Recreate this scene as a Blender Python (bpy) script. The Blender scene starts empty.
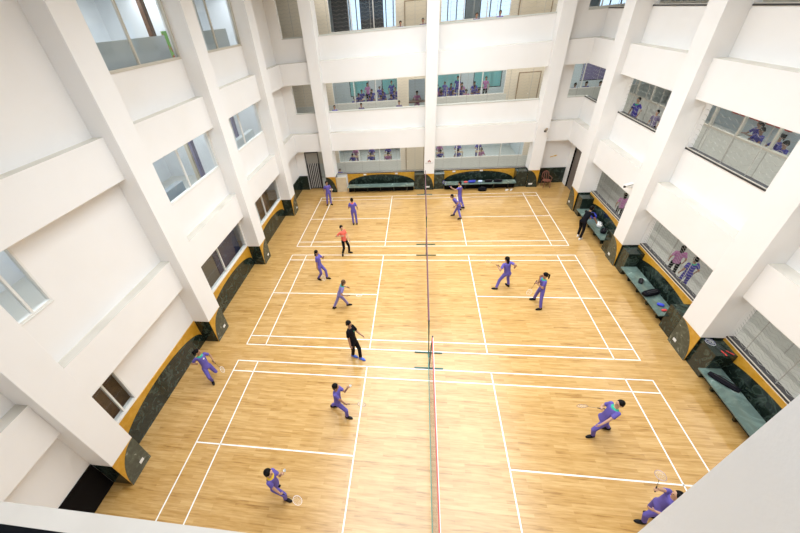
import bpy, bmesh, math, random
from mathutils import Vector, Matrix
random.seed(7)
S = bpy.context.scene
C = S.collection
PI = math.pi
# ------------------------------------------------------------------ camera
cd = bpy.data.cameras.new('camera'); cam = bpy.data.objects.new('camera', cd); C.objects.link(cam)
cam.location = (-0.3248, -7.9149, 9.5489)
cam.rotation_mode = 'XYZ'; cam.rotation_euler = (0.921599, 0.084417, 0.122962)
cd.sensor_fit = 'HORIZONTAL'; cd.sensor_width = 36.0; cd.lens = 342.24 * 36 / 800
cd.shift_x = (400 - 366.93) / 800; cd.shift_y = (271.97 - 266.5) / 800
cd.clip_start = 0.05; cd.clip_end = 200
S.camera = cam
# ------------------------------------------------------------------ world, exposure
S.view_settings.view_transform = 'Standard'; S.view_settings.look = 'None'
S.view_settings.exposure = 0.0; S.view_settings.gamma = 1.0
S.view_settings.use_curve_mapping = False
w = bpy.data.worlds.new('world'); S.world = w; w.use_nodes = True
w.node_tree.nodes['Background'].inputs[0].default_value = (0.62, 0.80, 1.0, 1)
w.node_tree.nodes['Background'].inputs[1].default_value = 1.6


def area(name, loc, sx, sy, power, col=(1, 1, 1), rot=(0, 0, 0), spread=None):
    l = bpy.data.lights.new(name, 'AREA'); l.shape = 'RECTANGLE'; l.size = sx; l.size_y = sy
    l.energy = power; l.color = col
    if spread: l.spread = spread
    o = bpy.data.objects.new(name, l); C.objects.link(o); o.location = loc; o.rotation_euler = rot
    return o


area('skylight_daylight', (0.3, 3.6, 12.9), 11.0, 18.0, 2700, (0.885, 0.948, 1.0), spread=math.radians(132))
for n, z in ((1, 3.4), (2, 7.24), (3, 11.0)):
    area('corridor_lamp', (1, 15.1, z), 15, 0.5, (150, 170, 190)[n - 1], (1, .97, .92))
    area('corridor_lamp', (9.8, 4, z), 0.5, 16, (130, 170, 80)[n - 1], (1, .97, .92))
    area('classroom_light', (0, 18.8, z), 13, 1.6, (330, 330, 40)[n - 1], (.95, 1, .98))
    area('classroom_light', (12.9, 4, z), 1.2, 16, (60, 160, 60)[n - 1], (.9, .96, 1))
    area('side_room_lamp', (-10.4, 4.2, z - .1), 1.2, 19, (40, 380, 460)[n - 1], (.93, .96, 1))

area('classroom_light', (10.5, 18.6, 7.24), 5, 1.6, 140, (.95, 1, .98))  # extra unseen fill light, added to brighten the dark corner classroom

# ------------------------------------------------------------------ materials
MATS = {}


def mat(name, col, rough=0.6, metal=0.0, spec=0.5, noise=None, bump=None, emit=None, coat=0.0):
    """noise=(scale, second colour, low, high) mixes a second colour in patches"""
    if name in MATS: return MATS[name]
    m = bpy.data.materials.new(name); m.use_nodes = True
    nt = m.node_tree; b = nt.nodes['Principled BSDF']
    b.inputs['Base Color'].default_value = (*col, 1); b.inputs['Roughness'].default_value = rough
    b.inputs['Metallic'].default_value = metal; b.inputs['Specular IOR Level'].default_value = spec
    b.inputs['Coat Weight'].default_value = coat
    tc = nt.nodes.new('ShaderNodeTexCoord')
    if noise:
        n = nt.nodes.new('ShaderNodeTexNoise'); n.inputs['Scale'].default_value = noise[0]
        n.inputs['Detail'].default_value = 5
        r = nt.nodes.new('ShaderNodeValToRGB')
        r.color_ramp.elements[0].position = noise[2]; r.color_ramp.elements[1].position = noise[3]
        r.color_ramp.elements[0].color = (*col, 1); r.color_ramp.elements[1].color = (*noise[1], 1)
        nt.links.new(tc.outputs['Object'], n.inputs['Vector'])
        nt.links.new(n.outputs['Fac'], r.inputs['Fac']); nt.links.new(r.outputs['Color'], b.inputs['Base Color'])
    if bump:
        n2 = nt.nodes.new('ShaderNodeTexNoise'); n2.inputs['Scale'].default_value = bump[0]
        bp = nt.nodes.new('ShaderNodeBump'); bp.inputs['Strength'].default_value = bump[1]
        bp.inputs['Distance'].default_value = 0.01
        nt.links.new(tc.outputs['Object'], n2.inputs['Vector'])
        nt.links.new(n2.outputs['Fac'], bp.inputs['Height']); nt.links.new(bp.outputs['Normal'], b.inputs['Normal'])
    if emit:
        b.inputs['Emission Color'].default_value = (*emit[0], 1); b.inputs['Emission Strength'].default_value = emit[1]
    MATS[name] = m
    return m


def marble(name, dark, vein, rough=0.15, scale=3.0, w0=.52, w1=.62):
    m = bpy.data.materials.new(name); m.use_nodes = True
    nt = m.node_tree; b = nt.nodes['Principled BSDF']; b.inputs['Roughness'].default_value = rough
    tc = nt.nodes.new('ShaderNodeTexCoord')
    n = nt.nodes.new('ShaderNodeTexNoise'); n.inputs['Scale'].default_value = scale; n.inputs['Detail'].default_value = 8
    n.inputs['Distortion'].default_value = 1.6
    r = nt.nodes.new('ShaderNodeValToRGB'); e = r.color_ramp.elements
    e[0].position = w0; e[0].color = (*dark, 1); e[1].position = w1; e[1].color = (*vein, 1)
    x = e.new((w0 + w1) / 2 + .08); x.color = (*[d * 1.6 for d in dark], 1)
    nt.links.new(tc.outputs['Object'], n.inputs['Vector']); nt.links.new(n.outputs['Fac'], r.inputs['Fac'])
    nt.links.new(r.outputs['Color'], b.inputs['Base Color'])
    return m


def glass_mat():
    m = bpy.data.materials.new('window_glass'); m.use_nodes = True; nt = m.node_tree
    for n in list(nt.nodes): nt.nodes.remove(n)
    o = nt.nodes.new('ShaderNodeOutputMaterial'); mx = nt.nodes.new('ShaderNodeMixShader')
    t = nt.nodes.new('ShaderNodeBsdfTransparent'); g = nt.nodes.new('ShaderNodeBsdfGlossy')
    t.inputs[0].default_value = (.93, .95, .95, 1); g.inputs['Roughness'].default_value = 0.03
    f = nt.nodes.new('ShaderNodeLayerWeight'); f.inputs[0].default_value = .5
    p = nt.nodes.new('ShaderNodeMath'); p.operation = 'POWER'; p.inputs[1].default_value = 4
    q = nt.nodes.new('ShaderNodeMath'); q.operation = 'MULTIPLY_ADD'; q.inputs[1].default_value = .5; q.inputs[2].default_value = .03
    nt.links.new(f.outputs['Facing'], p.inputs[0]); nt.links.new(p.outputs[0], q.inputs[0])
    nt.links.new(q.outputs[0], mx.inputs[0]); nt.links.new(t.outputs[0], mx.inputs[1]); nt.links.new(g.outputs[0], mx.inputs[2])
    nt.links.new(mx.outputs[0], o.inputs[0])
    return m


def curtain_mat(name, col):
    m = bpy.data.materials.new(name); m.use_nodes = True; nt = m.node_tree
    for n in list(nt.nodes): nt.nodes.remove(n)
    o = nt.nodes.new('ShaderNodeOutputMaterial'); mx = nt.nodes.new('ShaderNodeMixShader')
    t = nt.nodes.new('ShaderNodeBsdfTranslucent'); d = nt.nodes.new('ShaderNodeBsdfDiffuse')
    t.inputs[0].default_value = (*col, 1); d.inputs[0].default_value = (*col, 1); mx.inputs[0].default_value = .35
    nt.links.new(t.outputs[0], mx.inputs[1]); nt.links.new(d.outputs[0], mx.inputs[2]); nt.links.new(mx.outputs[0], o.inputs[0])
    return m


def wood_floor():
    m = bpy.data.materials.new('maple_strip_floor'); m.use_nodes = True; nt = m.node_tree
    b = nt.nodes['Principled BSDF']; L = nt.links.new
    tc = nt.nodes.new('ShaderNodeTexCoord')

    def bricks(w_, h_, off):
        br = nt.nodes.new('ShaderNodeTexBrick')
        br.inputs['Scale'].default_value = 1; br.inputs['Brick Width'].default_value = w_
        br.inputs['Row Height'].default_value = h_; br.inputs['Mortar Size'].default_value = 0.0012
        br.inputs['Mortar Smooth'].default_value = .3
        br.offset = off; br.offset_frequency = 2; br.squash = 1
        br.inputs['Color1'].default_value = (0, 0, 0, 1); br.inputs['Color2'].default_value = (1, 1, 1, 1)
        br.inputs['Mortar'].default_value = (.0, .0, .0, 1)
        L(tc.outputs['Object'], br.inputs['Vector'])
        return br
    b1 = bricks(0.9, 0.076, .37); b2 = bricks(2.7, 0.152, .61)
    mp = nt.nodes.new('ShaderNodeMapping'); mp.inputs['Scale'].default_value = (1.0, 11, 1)
    L(tc.outputs['Object'], mp.inputs['Vector'])
    n = nt.nodes.new('ShaderNodeTexNoise'); n.inputs['Scale'].default_value = 2.2; n.inputs['Detail'].default_value = 6
    L(mp.outputs['Vector'], n.inputs['Vector'])
    a1 = nt.nodes.new('ShaderNodeMath'); a1.operation = 'MULTIPLY_ADD'
    L(b1.outputs['Color'], a1.inputs[0]); a1.inputs[1].default_value = .27
    a2 = nt.nodes.new('ShaderNodeMath'); a2.operation = 'MULTIPLY_ADD'
    L(b2.outputs['Color'], a2.inputs[0]); a2.inputs[1].default_value = .13
    L(a2.outputs[0], a1.inputs[2])
    a3 = nt.nodes.new('ShaderNodeMath'); a3.operation = 'MULTIPLY'; L(n.outputs['Fac'], a3.inputs[0]); a3.inputs[1].default_value = .95
    L(a3.outputs[0], a2.inputs[2])
    r = nt.nodes.new('ShaderNodeValToRGB'); e = r.color_ramp.elements
    e[0].position = .26; e[0].color = (0.21, 0.088, 0.013, 1)
    e[1].position = .92; e[1].color = (0.585, 0.365, 0.140, 1)
    x = e.new(.52); x.color = (0.44, 0.245, 0.066, 1)
    L(a1.outputs[0], r.inputs['Fac']); L(r.outputs['Color'], b.inputs['Base Color'])
    b.inputs['Roughness'].default_value = .28; b.inputs['Coat Weight'].default_value = .35
    b.inputs['Coat Roughness'].default_value = .20
    return m


M_white = mat('white_wall_paint', (.84, .825, .81), .55, noise=(.7, (.82, .80, .775), .45, .75), bump=(60, .08))
M_dust = mat('dusty_ledge_paint', (.62, .585, .52), .8, noise=(1.2, (.50, .455, .38), .45, .85))
M_floor = wood_floor()
M_line = mat('white_line_paint', (.86, .85, .82), .35)
M_marble = marble('dark_green_marble', (.012, .020, .015), (.050, .072, .058), .13)
M_marble_grey = marble('grey_green_marble', (.055, .062, .045), (.24, .26, .21), .18, 4.5, .45, .68)
M_bench = marble('bench_green_marble', (.10, .145, .128), (.38, .46, .42), .12, 2.0, .45, .70)
M_black = mat('black_stone', (.004, .004, .005), .5, spec=.08)
M_ochre = mat('ochre_tile', (.52, .26, .015), .3, noise=(6, (.60, .33, .05), .4, .7))
M_alu = mat('beige_aluminium', (.58, .54, .46), .4)
M_walu = mat('white_aluminium', (.76, .75, .72), .4)
M_dalu = mat('dark_aluminium', (.03, .028, .032), .45)
M_glass = glass_mat()
M_grille = mat('cream_grille_wire', (.40, .39, .36), .5)
M_panel = mat('grey_wall_panel', (.60, .61, .57), .5, noise=(9, (.56, .57, .53), .4, .7))
M_cream = mat('cream_wall', (.66, .60, .49), .6)
M_creamdoor = mat('beige_door', (.60, .53, .41), .5)
M_brown = mat('brown_wood', (.10, .045, .022), .4, noise=(8, (.16, .075, .035), .4, .7))
M_tile = mat('light_tile_floor', (.58, .58, .54), .3)
M_slab = mat('concrete_slab', (.6, .6, .58), .8)
M_roomgrey = mat('blue_grey_room_wall', (.58, .62, .64), .7)
M_roomwhite = mat('white_room_wall', (.72, .75, .78), .7)
M_dark = mat('dark_room_wall', (.05, .055, .07), .8)
M_navy = mat('navy_curtain', (.035, .04, .10), .8)
M_taupe = mat('taupe_blind', (.17, .145, .12), .7)
M_red = mat('red_trim', (.55, .03, .025), .5)
M_teal = curtain_mat('teal_curtain', (.36, .60, .56))
M_sky = curtain_mat('pale_blue_blind', (.55, .72, .88))


# ------------------------------------------------------------------ mesh helpers
class MB:
    def __init__(s): s.v = []; s.f = []; s.mi = []; s.m = 0

    def add(s, vs, fs, m=None):
        o = len(s.v); s.v += [tuple(x) for x in vs]
        for f in fs: s.f.append(tuple(o + i for i in f)); s.mi.append(s.m if m is None else m)
        return s

    def box(s, x0, y0, z0, x1, y1, z1, m=None, top=None):
        if x1 < x0: x0, x1 = x1, x0
        if y1 < y0: y0, y1 = y1, y0
        if z1 < z0: z0, z1 = z1, z0
        vs = [(x0, y0, z0), (x1, y0, z0), (x1, y1, z0), (x0, y1, z0), (x0, y0, z1), (x1, y0, z1), (x1, y1, z1), (x0, y1, z1)]
        s.add(vs, [(0, 3, 2, 1), (0, 1, 5, 4), (1, 2, 6, 5), (2, 3, 7, 6), (3, 0, 4, 7)], m)
        s.add(vs, [(4, 5, 6, 7)], m if top is None else top)
        return s

    def tube(s, pts, r, n=6, m=None, cap=True):
        """pts list of Vectors; r number or list"""
        pts = [Vector(p) for p in pts]
        if not isinstance(r, (list, tuple)): r = [r] * len(pts)
        t = (pts[-1] - pts[0]).normalized() if (pts[-1] - pts[0]).length > 1e-6 else (pts[1] - pts[0]).normalized()
        a = t.cross(Vector((0, 0, 1)))
        if a.length < .2: a = t.cross(Vector((1, 0, 0)))
        vs = []
        for i, p in enumerate(pts):
            d = (pts[min(i + 1, len(pts) - 1)] - pts[max(i - 1, 0)]).normalized()
            aa = (a - d * a.dot(d)).normalized(); bb = d.cross(aa)
            for k in range(n):
                q = 2 * PI * k / n + PI / n
                vs.append(p + (aa * math.cos(q) + bb * math.sin(q)) * r[i])
        fs = []
        for i in range(len(pts) - 1):
            for k in range(n):
                k2 = (k + 1) % n
                fs.append((i * n + k, i * n + k2, (i + 1) * n + k2, (i + 1) * n + k))
        if cap:
            fs.append(tuple(range(n))[::-1]); fs.append(tuple((len(pts) - 1) * n + k for k in range(n)))
        return s.add(vs, fs, m)

    def ball(s, c, rx, ry=None, rz=None, fr=None, nu=14, nv=9, m=None):
        ry = rx if ry is None else ry; rz = rx if rz is None else rz
        c = Vector(c); X, Y, Z = fr if fr else (Vector((1, 0, 0)), Vector((0, 1, 0)), Vector((0, 0, 1)))
        vs = [c - Z * rz]
        for j in range(1, nv):
            t = -PI / 2 + PI * j / nv
            for i in range(nu):
                p = 2 * PI * i / nu
                vs.append(c + X * (rx * math.cos(t) * math.cos(p)) + Y * (ry * math.cos(t) * math.sin(p)) + Z * (rz * math.sin(t)))
        vs.append(c + Z * rz); fs = []
        for i in range(nu):
            i2 = (i + 1) % nu; fs.append((0, 1 + i2, 1 + i)); b = 1 + (nv - 2) * nu; fs.append((b + i, b + i2, len(vs) - 1))
            for j in range(nv - 2):
                fs.append((1 + j * nu + i, 1 + j * nu + i2, 1 + (j + 1) * nu + i2, 1 + (j + 1) * nu + i))
        return s.add(vs, fs, m)

    def capsule(s, a, b, ra, rb, m=None, n=12):
        a = Vector(a); b = Vector(b)
        s.tube([a, a.lerp(b, .5), b], [ra, (ra + rb) / 2, rb], n, m)
        s.ball(a, ra, nu=n, nv=8, m=m); s.ball(b, rb, nu=n, nv=8, m=m)
        return s

    def rings(s, rings, m=None):
        """rings: list of (centre, X, Y, rx, ry)"""
        n = 18; vs = []
        for c, X, Y, rx, ry in rings:
            for k in range(n):
                q = 2 * PI * k / n
                cx, sy = math.cos(q), math.sin(q)
                vs.append(Vector(c) + X * (rx * math.copysign(abs(cx) ** .85, cx)) + Y * (ry * math.copysign(abs(sy) ** .85, sy)))
        fs = []
        for i in range(len(rings) - 1):
            for k in range(n):
                k2 = (k + 1) % n; fs.append((i * n + k, i * n + k2, (i + 1) * n + k2, (i + 1) * n + k))
        fs.append(tuple(range(n))[::-1]); fs.append(tuple((len(rings) - 1) * n + k for k in range(n)))
        return s.add(vs, fs, m)

    def prism(s, poly, axis, a, b, m=None):
        """poly in the two other axes; extruded along axis from a to b"""
        n = len(poly)
        def P(p, t): return {'x': (t, p[0], p[1]), 'y': (p[0], t, p[1]), 'z': (p[0], p[1], t)}[axis]
        vs = [P(p, a) for p in poly] + [P(p, b) for p in poly]
        fs = [tuple(range(n))[::-1], tuple(range(n, 2 * n))] + [(i, (i + 1) % n, n + (i + 1) % n, n + i) for i in range(n)]
        return s.add(vs, fs, m)

    def mesh(s, name, mats, smooth=False, fix=True):
        me = bpy.data.meshes.new(name); me.from_pydata(s.v, [], s.f)
        for m in (mats if isinstance(mats, (list, tuple)) else [mats]): me.materials.append(m)
        me.polygons.foreach_set('material_index', s.mi)
        if fix:
            bm = bmesh.new(); bm.from_mesh(me); bmesh.ops.recalc_face_normals(bm, faces=bm.faces); bm.to_mesh(me); bm.free()
        if smooth: me.polygons.foreach_set('use_smooth', [True] * len(me.polygons))
        me.update()
        return me

    def build(s, name, mats, parent=None, smooth=False, label=None, cat=None, group=None, kind=None, bevel=0):
        o = bpy.data.objects.new(name, s.mesh(name, mats, smooth)); C.objects.link(o)
        if parent: o.parent = parent
        if bevel:
            b = o.modifiers.new('bevel', 'BEVEL'); b.width = bevel; b.segments = 2; b.limit_method = 'ANGLE'
        return tag(o, label, cat, group, kind)


def tag(o, label=None, cat=None, group=None, kind=None):
    if label: o['label'] = label
    if cat: o['category'] = cat
    if group: o['group'] = group
    if kind: o['kind'] = kind
    return o


def empty(name, loc=(0, 0, 0), rz=0, label=None, cat=None, group=None, kind=None):
    o = bpy.data.objects.new(name, None); C.objects.link(o); o.location = loc; o.rotation_euler = (0, 0, rz)
    o.empty_display_size = .1
    return tag(o, label, cat, group, kind)


def copy_tree(o, parent=None):
    c = o.copy(); C.objects.link(c); c.parent = parent
    for ch in list(o.children): copy_tree(ch, c)
    return c


def voxel(mb, name, mats, vox, smooth_it=3, colour=None):
    """one continuous surface out of overlapping closed forms"""
    me = mb.mesh(name + '_raw', mats[0]); o = bpy.data.objects.new(name + '_raw', me); C.objects.link(o)
    r = o.modifiers.new('r', 'REMESH'); r.mode = 'VOXEL'; r.voxel_size = vox; r.use_smooth_shade = True
    if smooth_it:
        sm = o.modifiers.new('s', 'SMOOTH'); sm.factor = .5; sm.iterations = smooth_it
    dg = bpy.context.evaluated_depsgraph_get()
    out = bpy.data.meshes.new_from_object(o.evaluated_get(dg)); out.name = name
    bpy.data.objects.remove(o); bpy.data.meshes.remove(me)
    out.materials.clear()
    for m in mats: out.materials.append(m)
    out.polygons.foreach_set('use_smooth', [True] * len(out.polygons))
    if colour:
        for p in out.polygons: p.material_index = colour(p.center)
    return out


def link_mesh(name, me, parent=None):
    o = bpy.data.objects.new(name, me); C.objects.link(o); o.parent = parent
    return o


# ------------------------------------------------------------------ the building
H = 3.84
XL, XR, YB, YN = -8.47, 8.60, 14.03, -7.79
ZT = 13.3
PL = [(-4.95, -4.2), (.06, .88), (5.07, 5.82), (10.12, 10.95)]          # pillars of the long walls
PB = [(-6.45, -5.8), (0.0, .62), (6.28, 6.92)]                           # pillars of the back wall
# floor
fl = MB().box(-13, -12, -.2, 16, 22, 0).build('floor', M_floor, kind='structure', label='wooden strip floor of the sports hall with three badminton courts', cat='floor')
HW, DL, SS = 6.7, 5.946, 2.02
CW, IN = 5.898, .4355


def court(y0):
    mb = MB(); t = .0175; z = .0015
    def ln(x0, y0_, x1, y1_): mb.box(x0, y0_, 0, x1, y1_, z)
    for x in (-HW, -DL, -SS, SS, DL, HW): ln(x - t, y0 - t, x + t, y0 + CW + t)
    for y in (0, IN, CW - IN, CW): ln(-HW, y0 + y - t, HW, y0 + y + t)
    ln(-HW, y0 + CW / 2 - t, -SS, y0 + CW / 2 + t); ln(SS, y0 + CW / 2 - t, HW, y0 + CW / 2 + t)
    return mb


YC = [-6.650, 0.0, 6.688]
for y, l in zip(YC, ('white court lines of the nearest court', 'white court lines of the middle court', 'white court lines of the farthest court')):
    court(y).build('court_marking', M_line, fl, label=l)


def wall_boxes(mb, axis, a0, a1, t0, t1, z0, z1, holes, m=0):
    """wall running along axis, holes = [(a,b,za,zb)], thickness t0..t1"""
    As = sorted({a0, a1, *[h[0] for h in holes], *[h[1] for h in holes]})
    Zs = sorted({z0, z1, *[h[2] for h in holes], *[h[3] for h in holes]})
    As = [a for a in As if a0 <= a <= a1]; Zs = [z for z in Zs if z0 <= z <= z1]
    for a, b in zip(As, As[1:]):
        run = None
        for za, zb in zip(Zs, Zs[1:]):
            ca, cz = (a + b) / 2, (za + zb) / 2
            solid = not any(h[0] < ca < h[1] and h[2] < cz < h[3] for h in holes)
            if solid:
                run = (run[0], zb) if run else (za, zb)
            if (not solid or zb == Zs[-1]) and run:
                if axis == 'y': mb.box(t0, a, run[0], t1, b, run[1], m)
                else: mb.box(a, t0, run[0], b, t1, run[1], m)
                run = None
    return mb


lv = [0, H, 2 * H]
SILL, HEAD = 1.16, 2.70
HD = {0: 2.70, H: 2.70, 2 * H: 2.98}
# left wall: sliding windows in every bay
LW = []
for z in lv:
    LW += [(-4.2, -3.1, z + SILL, z + HD[z]), (.88, 5.05, z + SILL, z + HD[z]), (5.82, 10.12, z + SILL, z + HD[z])]
wl = wall_boxes(MB(), 'y', YN - .2, YB, XL - .2, XL, 0, ZT, LW).build('wall_left', M_white, kind='structure', label='white left wall with three storeys of sliding windows', cat='wall')
RW = []
for z in lv:
    RW += [(-4.2, .06, z + SILL, z + HD[z]), (.96, 5.05, z + SILL, z + HD[z]), (5.9, 10.12, z + SILL, z + HD[z])]
for z in lv[1:]: RW += [(11.2, YB, z + 1.08, z + HD[z])]
RW += [(12.1, 13.4, 0, 2.45)]
wr = wall_boxes(MB(), 'y', YN - .2, YB, XR, XR + .2, 0, ZT, RW).build('wall_right', M_white, kind='structure', label='white right wall with grilled corridor openings', cat='wall')
BW = [(-7.86, -6.45, 0, 2.62), (-5.78, 0, 1.04, HEAD), (.62, 6.28, 1.04, HEAD)]
for z in lv[1:]: BW += [(-7.84, -6.45, z + 1.08, z + HD[z]), (-5.78, 0, z + 1.08, z + HD[z]), (.62, 6.28, z + 1.08, z + HD[z]), (7.70, XR + .2, z + 1.08, z + HD[z])]
wb = wall_boxes(MB(), 'x', XL - .2, XR + .2, YB, YB + .2, 0, ZT, BW).build('wall_back', M_white, kind='structure', label='white back wall with long grilled openings on three storeys', cat='wall')
nb = wall_boxes(MB(), 'x', XL - .2, XR + .2, YN - .2, YN, 0, ZT, [(-8.0, .77, 8.86, 10.6)])
nb.build('wall_front', M_white, kind='structure', label='white wall below the gallery opening the picture is taken from', cat='wall')
ce = MB().box(XL - .2, YN - .2, ZT, XR + .2, YB + .2, ZT + .2).build('ceiling', M_slab, kind='structure', label='hall ceiling above the skylight', cat='ceiling')
# sill track of the near opening
MB().box(-8.0, YN - .2, 8.86, .76, YN, 8.885).build('trim_1', M_black, kind='structure', label='black sill track of the near gallery opening', cat='sill')

# beams between the pillars; their tops are dusty
def beam(name_label, x0, y0, x1, y1, n):
    z = n * H
    MB().box(x0, y0, z + (2.68 if n < 2 else 2.96), x1, y1, z + 3.78, 0, 1).build('beam', [M_white, M_dust], kind='structure', label=name_label, cat='beam', bevel=.012)


BN = ('ground floor', 'middle floor', 'top floor')
bays = [(-7.6, -4.95, 'nearest bay'), (-4.2, .06, 'second bay'), (.88, 5.07, 'third bay'), (5.82, 10.12, 'fourth bay'), (10.95, YB, 'corner bay')]
for n in range(3):
    for a, b, t in bays:
        beam(f'white projecting beam above the {BN[n]} {t} of the left wall', XL, a, -8.16, b, n)
        beam(f'white projecting beam above the {BN[n]} {t} of the right wall', 8.22, a, XR, b, n)
    for a, b, t in ((-8.16, -6.45, 'left doorway'), (-5.8, 0, 'left opening'), (.62, 6.28, 'right opening'), (6.92, 8.22, 'right corner')):
        beam(f'white projecting beam above the {BN[n]} {t} of the back wall', a, 13.7, b, YB, n)
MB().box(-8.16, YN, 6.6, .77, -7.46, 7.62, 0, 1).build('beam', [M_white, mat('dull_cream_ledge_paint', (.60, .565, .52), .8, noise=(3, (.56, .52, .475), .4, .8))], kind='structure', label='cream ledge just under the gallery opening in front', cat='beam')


def quarter(mb, a0, a1, z0, z1, P, m):
    """quarter disc centred at (a0,z0) reaching (a1,z0) and (a0,z1)"""
    pts = [(a0, z0)] + [(a0 + (a1 - a0) * math.cos(t * PI / 24), z0 + (z1 - z0) * math.sin(t * PI / 24)) for t in range(13)]
    mb.prism(pts, P[0], P[1], P[2], m)


def pillar(x0, x1, y0, y1, side, label, base=True):
    """side: which way the front faces (+x, -x, -y)"""
    zb = 1.07
    o = MB().box(x0, y0, zb, x1, y1, ZT).build('pillar', M_white, kind='structure', label=label, cat='pillar', bevel=.01)
    e = .012
    MB().box(x0 + e, y0 + e, 0, x1 - e, y1 - e, zb).build('pillar_base', M_marble, o, label='dark green marble base')
    mb = MB(); q = MB()
    if side == '+x':
        mb.box(x1 - e, y0, 0, x1 + .004, y1, zb); quarter(q, y1, y0, 0.0, zb, ('x', x1 + .004, x1 + .012), 0)
    elif side == '-x':
        mb.box(x0 - .004, y0, 0, x0 + e, y1, zb); quarter(q, y1, y0, 0.0, zb, ('x', x0 - .012, x0 - .004), 0)
    else:
        mb.box(x0, y0 - .004, 0, x1, y0 + e, zb); quarter(q, x0, x1, 0.0, zb, ('y', y0 - .012, y0 - .004), 0)
    mb.build('base_tile', M_ochre, o, label='ochre tile facing of the pillar base')
    q.build('base_inlay', M_marble_grey if side != '-y' else M_marble, o, label='marble quarter circle inlay')
    # small white plate
    p = MB()
    if side == '-y': p.box(x0 + .14, y0 - .02, .16, x0 + .36, y0 - .012, .26)
    elif side == '-x': p.box(x0 - .02, y1 - .3, .2, x0 - .012, y1 - .16, .3)
    else: p.box(x1 + .012, y1 - .3, .2, x1 + .02, y1 - .16, .3)
    p.build('wall_plate', M_walu, o, label='small white plate')
    return o


ordl = ('nearest', 'second nearest', 'third', 'farthest')
for i, (a, b) in enumerate(PL):
    pillar(XL, -7.85, a, b, '+x', f'white pillar on a marble base, {ordl[i]} of the left wall')
    pillar(7.95, XR, a, b + .05, '-x', f'white pillar on a marble base, {ordl[i]} of the right wall')
for (a, b), t in zip(PB, ('left', 'centre', 'right')):
    pillar(a, b, 13.4, YB, '-y', f'white pillar on a marble base, {t} one of the back wall')
MB().box(.77, -8.4, 0, 1.6, -7.2, ZT).build('pillar', M_white, kind='structure', label='large white pillar close in front at lower right', cat='pillar')


# dado with marble arch below the windows
def dado(axis, a0, a1, plane, sgn, z1, label, board=.03, za=.30, zp=.93):
    e0, e1 = plane, plane + sgn * board
    mb = MB()
    if axis == 'y': mb.box(e0, a0, 0, e1, a1, z1)
    else: mb.box(a0, e0, 0, a1, e1, z1)
    o = mb.build('wall_dado', M_ochre, kind='structure', label=label, cat='wall dado')
    n = 28; cc = (a0 + a1) / 2; hw = (a1 - a0) / 2
    pts = [(a1, 0.0)] + [(cc + hw * math.cos(PI * k / n), za + (zp - za) * math.sin(PI * k / n)) for k in range(n + 1)] + [(a0, 0.0)]
    MB().prism(pts, 'x' if axis == 'y' else 'y', e1, e1 + sgn * .008).build('marble_arch', M_marble, o, label='dark marble arch inlay')
    return o


for a, b, t in ((-4.2, .06, 'second'), (.88, 5.07, 'third'), (5.82, 10.12, 'fourth')):
    dado('y', a, b, XL, 1, 1.10, f'ochre dado with dark marble arch, {t} bay of the left wall')
dado('y', -4.2, .06, XR, -1, 1.08, 'ochre dado with dark marble arch behind the nearest right bench')
dado('y', .96, 5.07, XR, -1, 1.08, 'ochre dado with dark marble arch behind the middle right bench')
dado('y', 5.9, 10.12, XR, -1, 1.08, 'ochre dado with dark marble arch behind the farthest right bench')
dado('x', -5.1, -.62, YB, -1, 1.0, 'ochre dado with dark marble arch behind the back left bench')
dado('x', 1.27, 5.62, YB, -1, 1.0, 'ochre dado with dark marble arch behind the back right bench')
MB().box(XL, -7.6, 0, XL + .03, -4.95, 1.10).build('wall_dado', M_black, kind='structure', label='black stone dado in the nearest bay of the left wall', cat='wall dado')
wd = MB().box(XL, 10.95, 0, XL + .05, YB, .98); wd.box(XL, 13.96, 0, -7.88, YB, .98)
wd.build('wall_dado', M_marble, kind='structure', label='dark green marble dado wrapping the back left corner', cat='wall dado')
MB().box(6.92, 13.97, 0, XR, YB, .96).build('wall_dado', M_marble, kind='structure', label='dark green marble dado behind the plastic chair', cat='wall dado')

# marble blocks beside the pillars
for x0, x1, y0, y1, t in ((8.02, XR - .03, -.56, .06, 'nearest block, beside the second nearest right pillar'),
                          (8.0, XR - .03, 1.01, 1.6, 'low block at the near end of the middle right bench'),
                          (8.0, XR - .03, 4.5, 5.07, 'low block at the far end of the middle right bench'),
                          (8.0, XR - .03, 5.87, 6.45, 'low block at the near end of the farthest right bench'),
                          (8.0, XR - .03, 9.52, 10.12, 'low block at the far end of the farthest right bench'),
                          (-.62, 0, 13.46, YB, 'low block left of the centre back pillar'),
                          (.62, 1.27, 13.46, YB, 'low block right of the centre back pillar'),
                          (5.62, 6.28, 13.46, YB, 'low block left of the right back pillar')):
    MB().box(x0, y0, 0, x1, y1, 1.0).build('marble_block', M_marble, kind='structure', label='dark green marble ' + t, cat='marble block', bevel=.008)
MB().box(-5.78, 13.44, 0, -5.1, 13.5, 1.0).build('board', mat('pale_plywood', (.62, .52, .36), .6, noise=(5, (.56, .45, .30), .4, .7)), label='pale beige board standing left of the back left bench', cat='board', bevel=.004)


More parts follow.
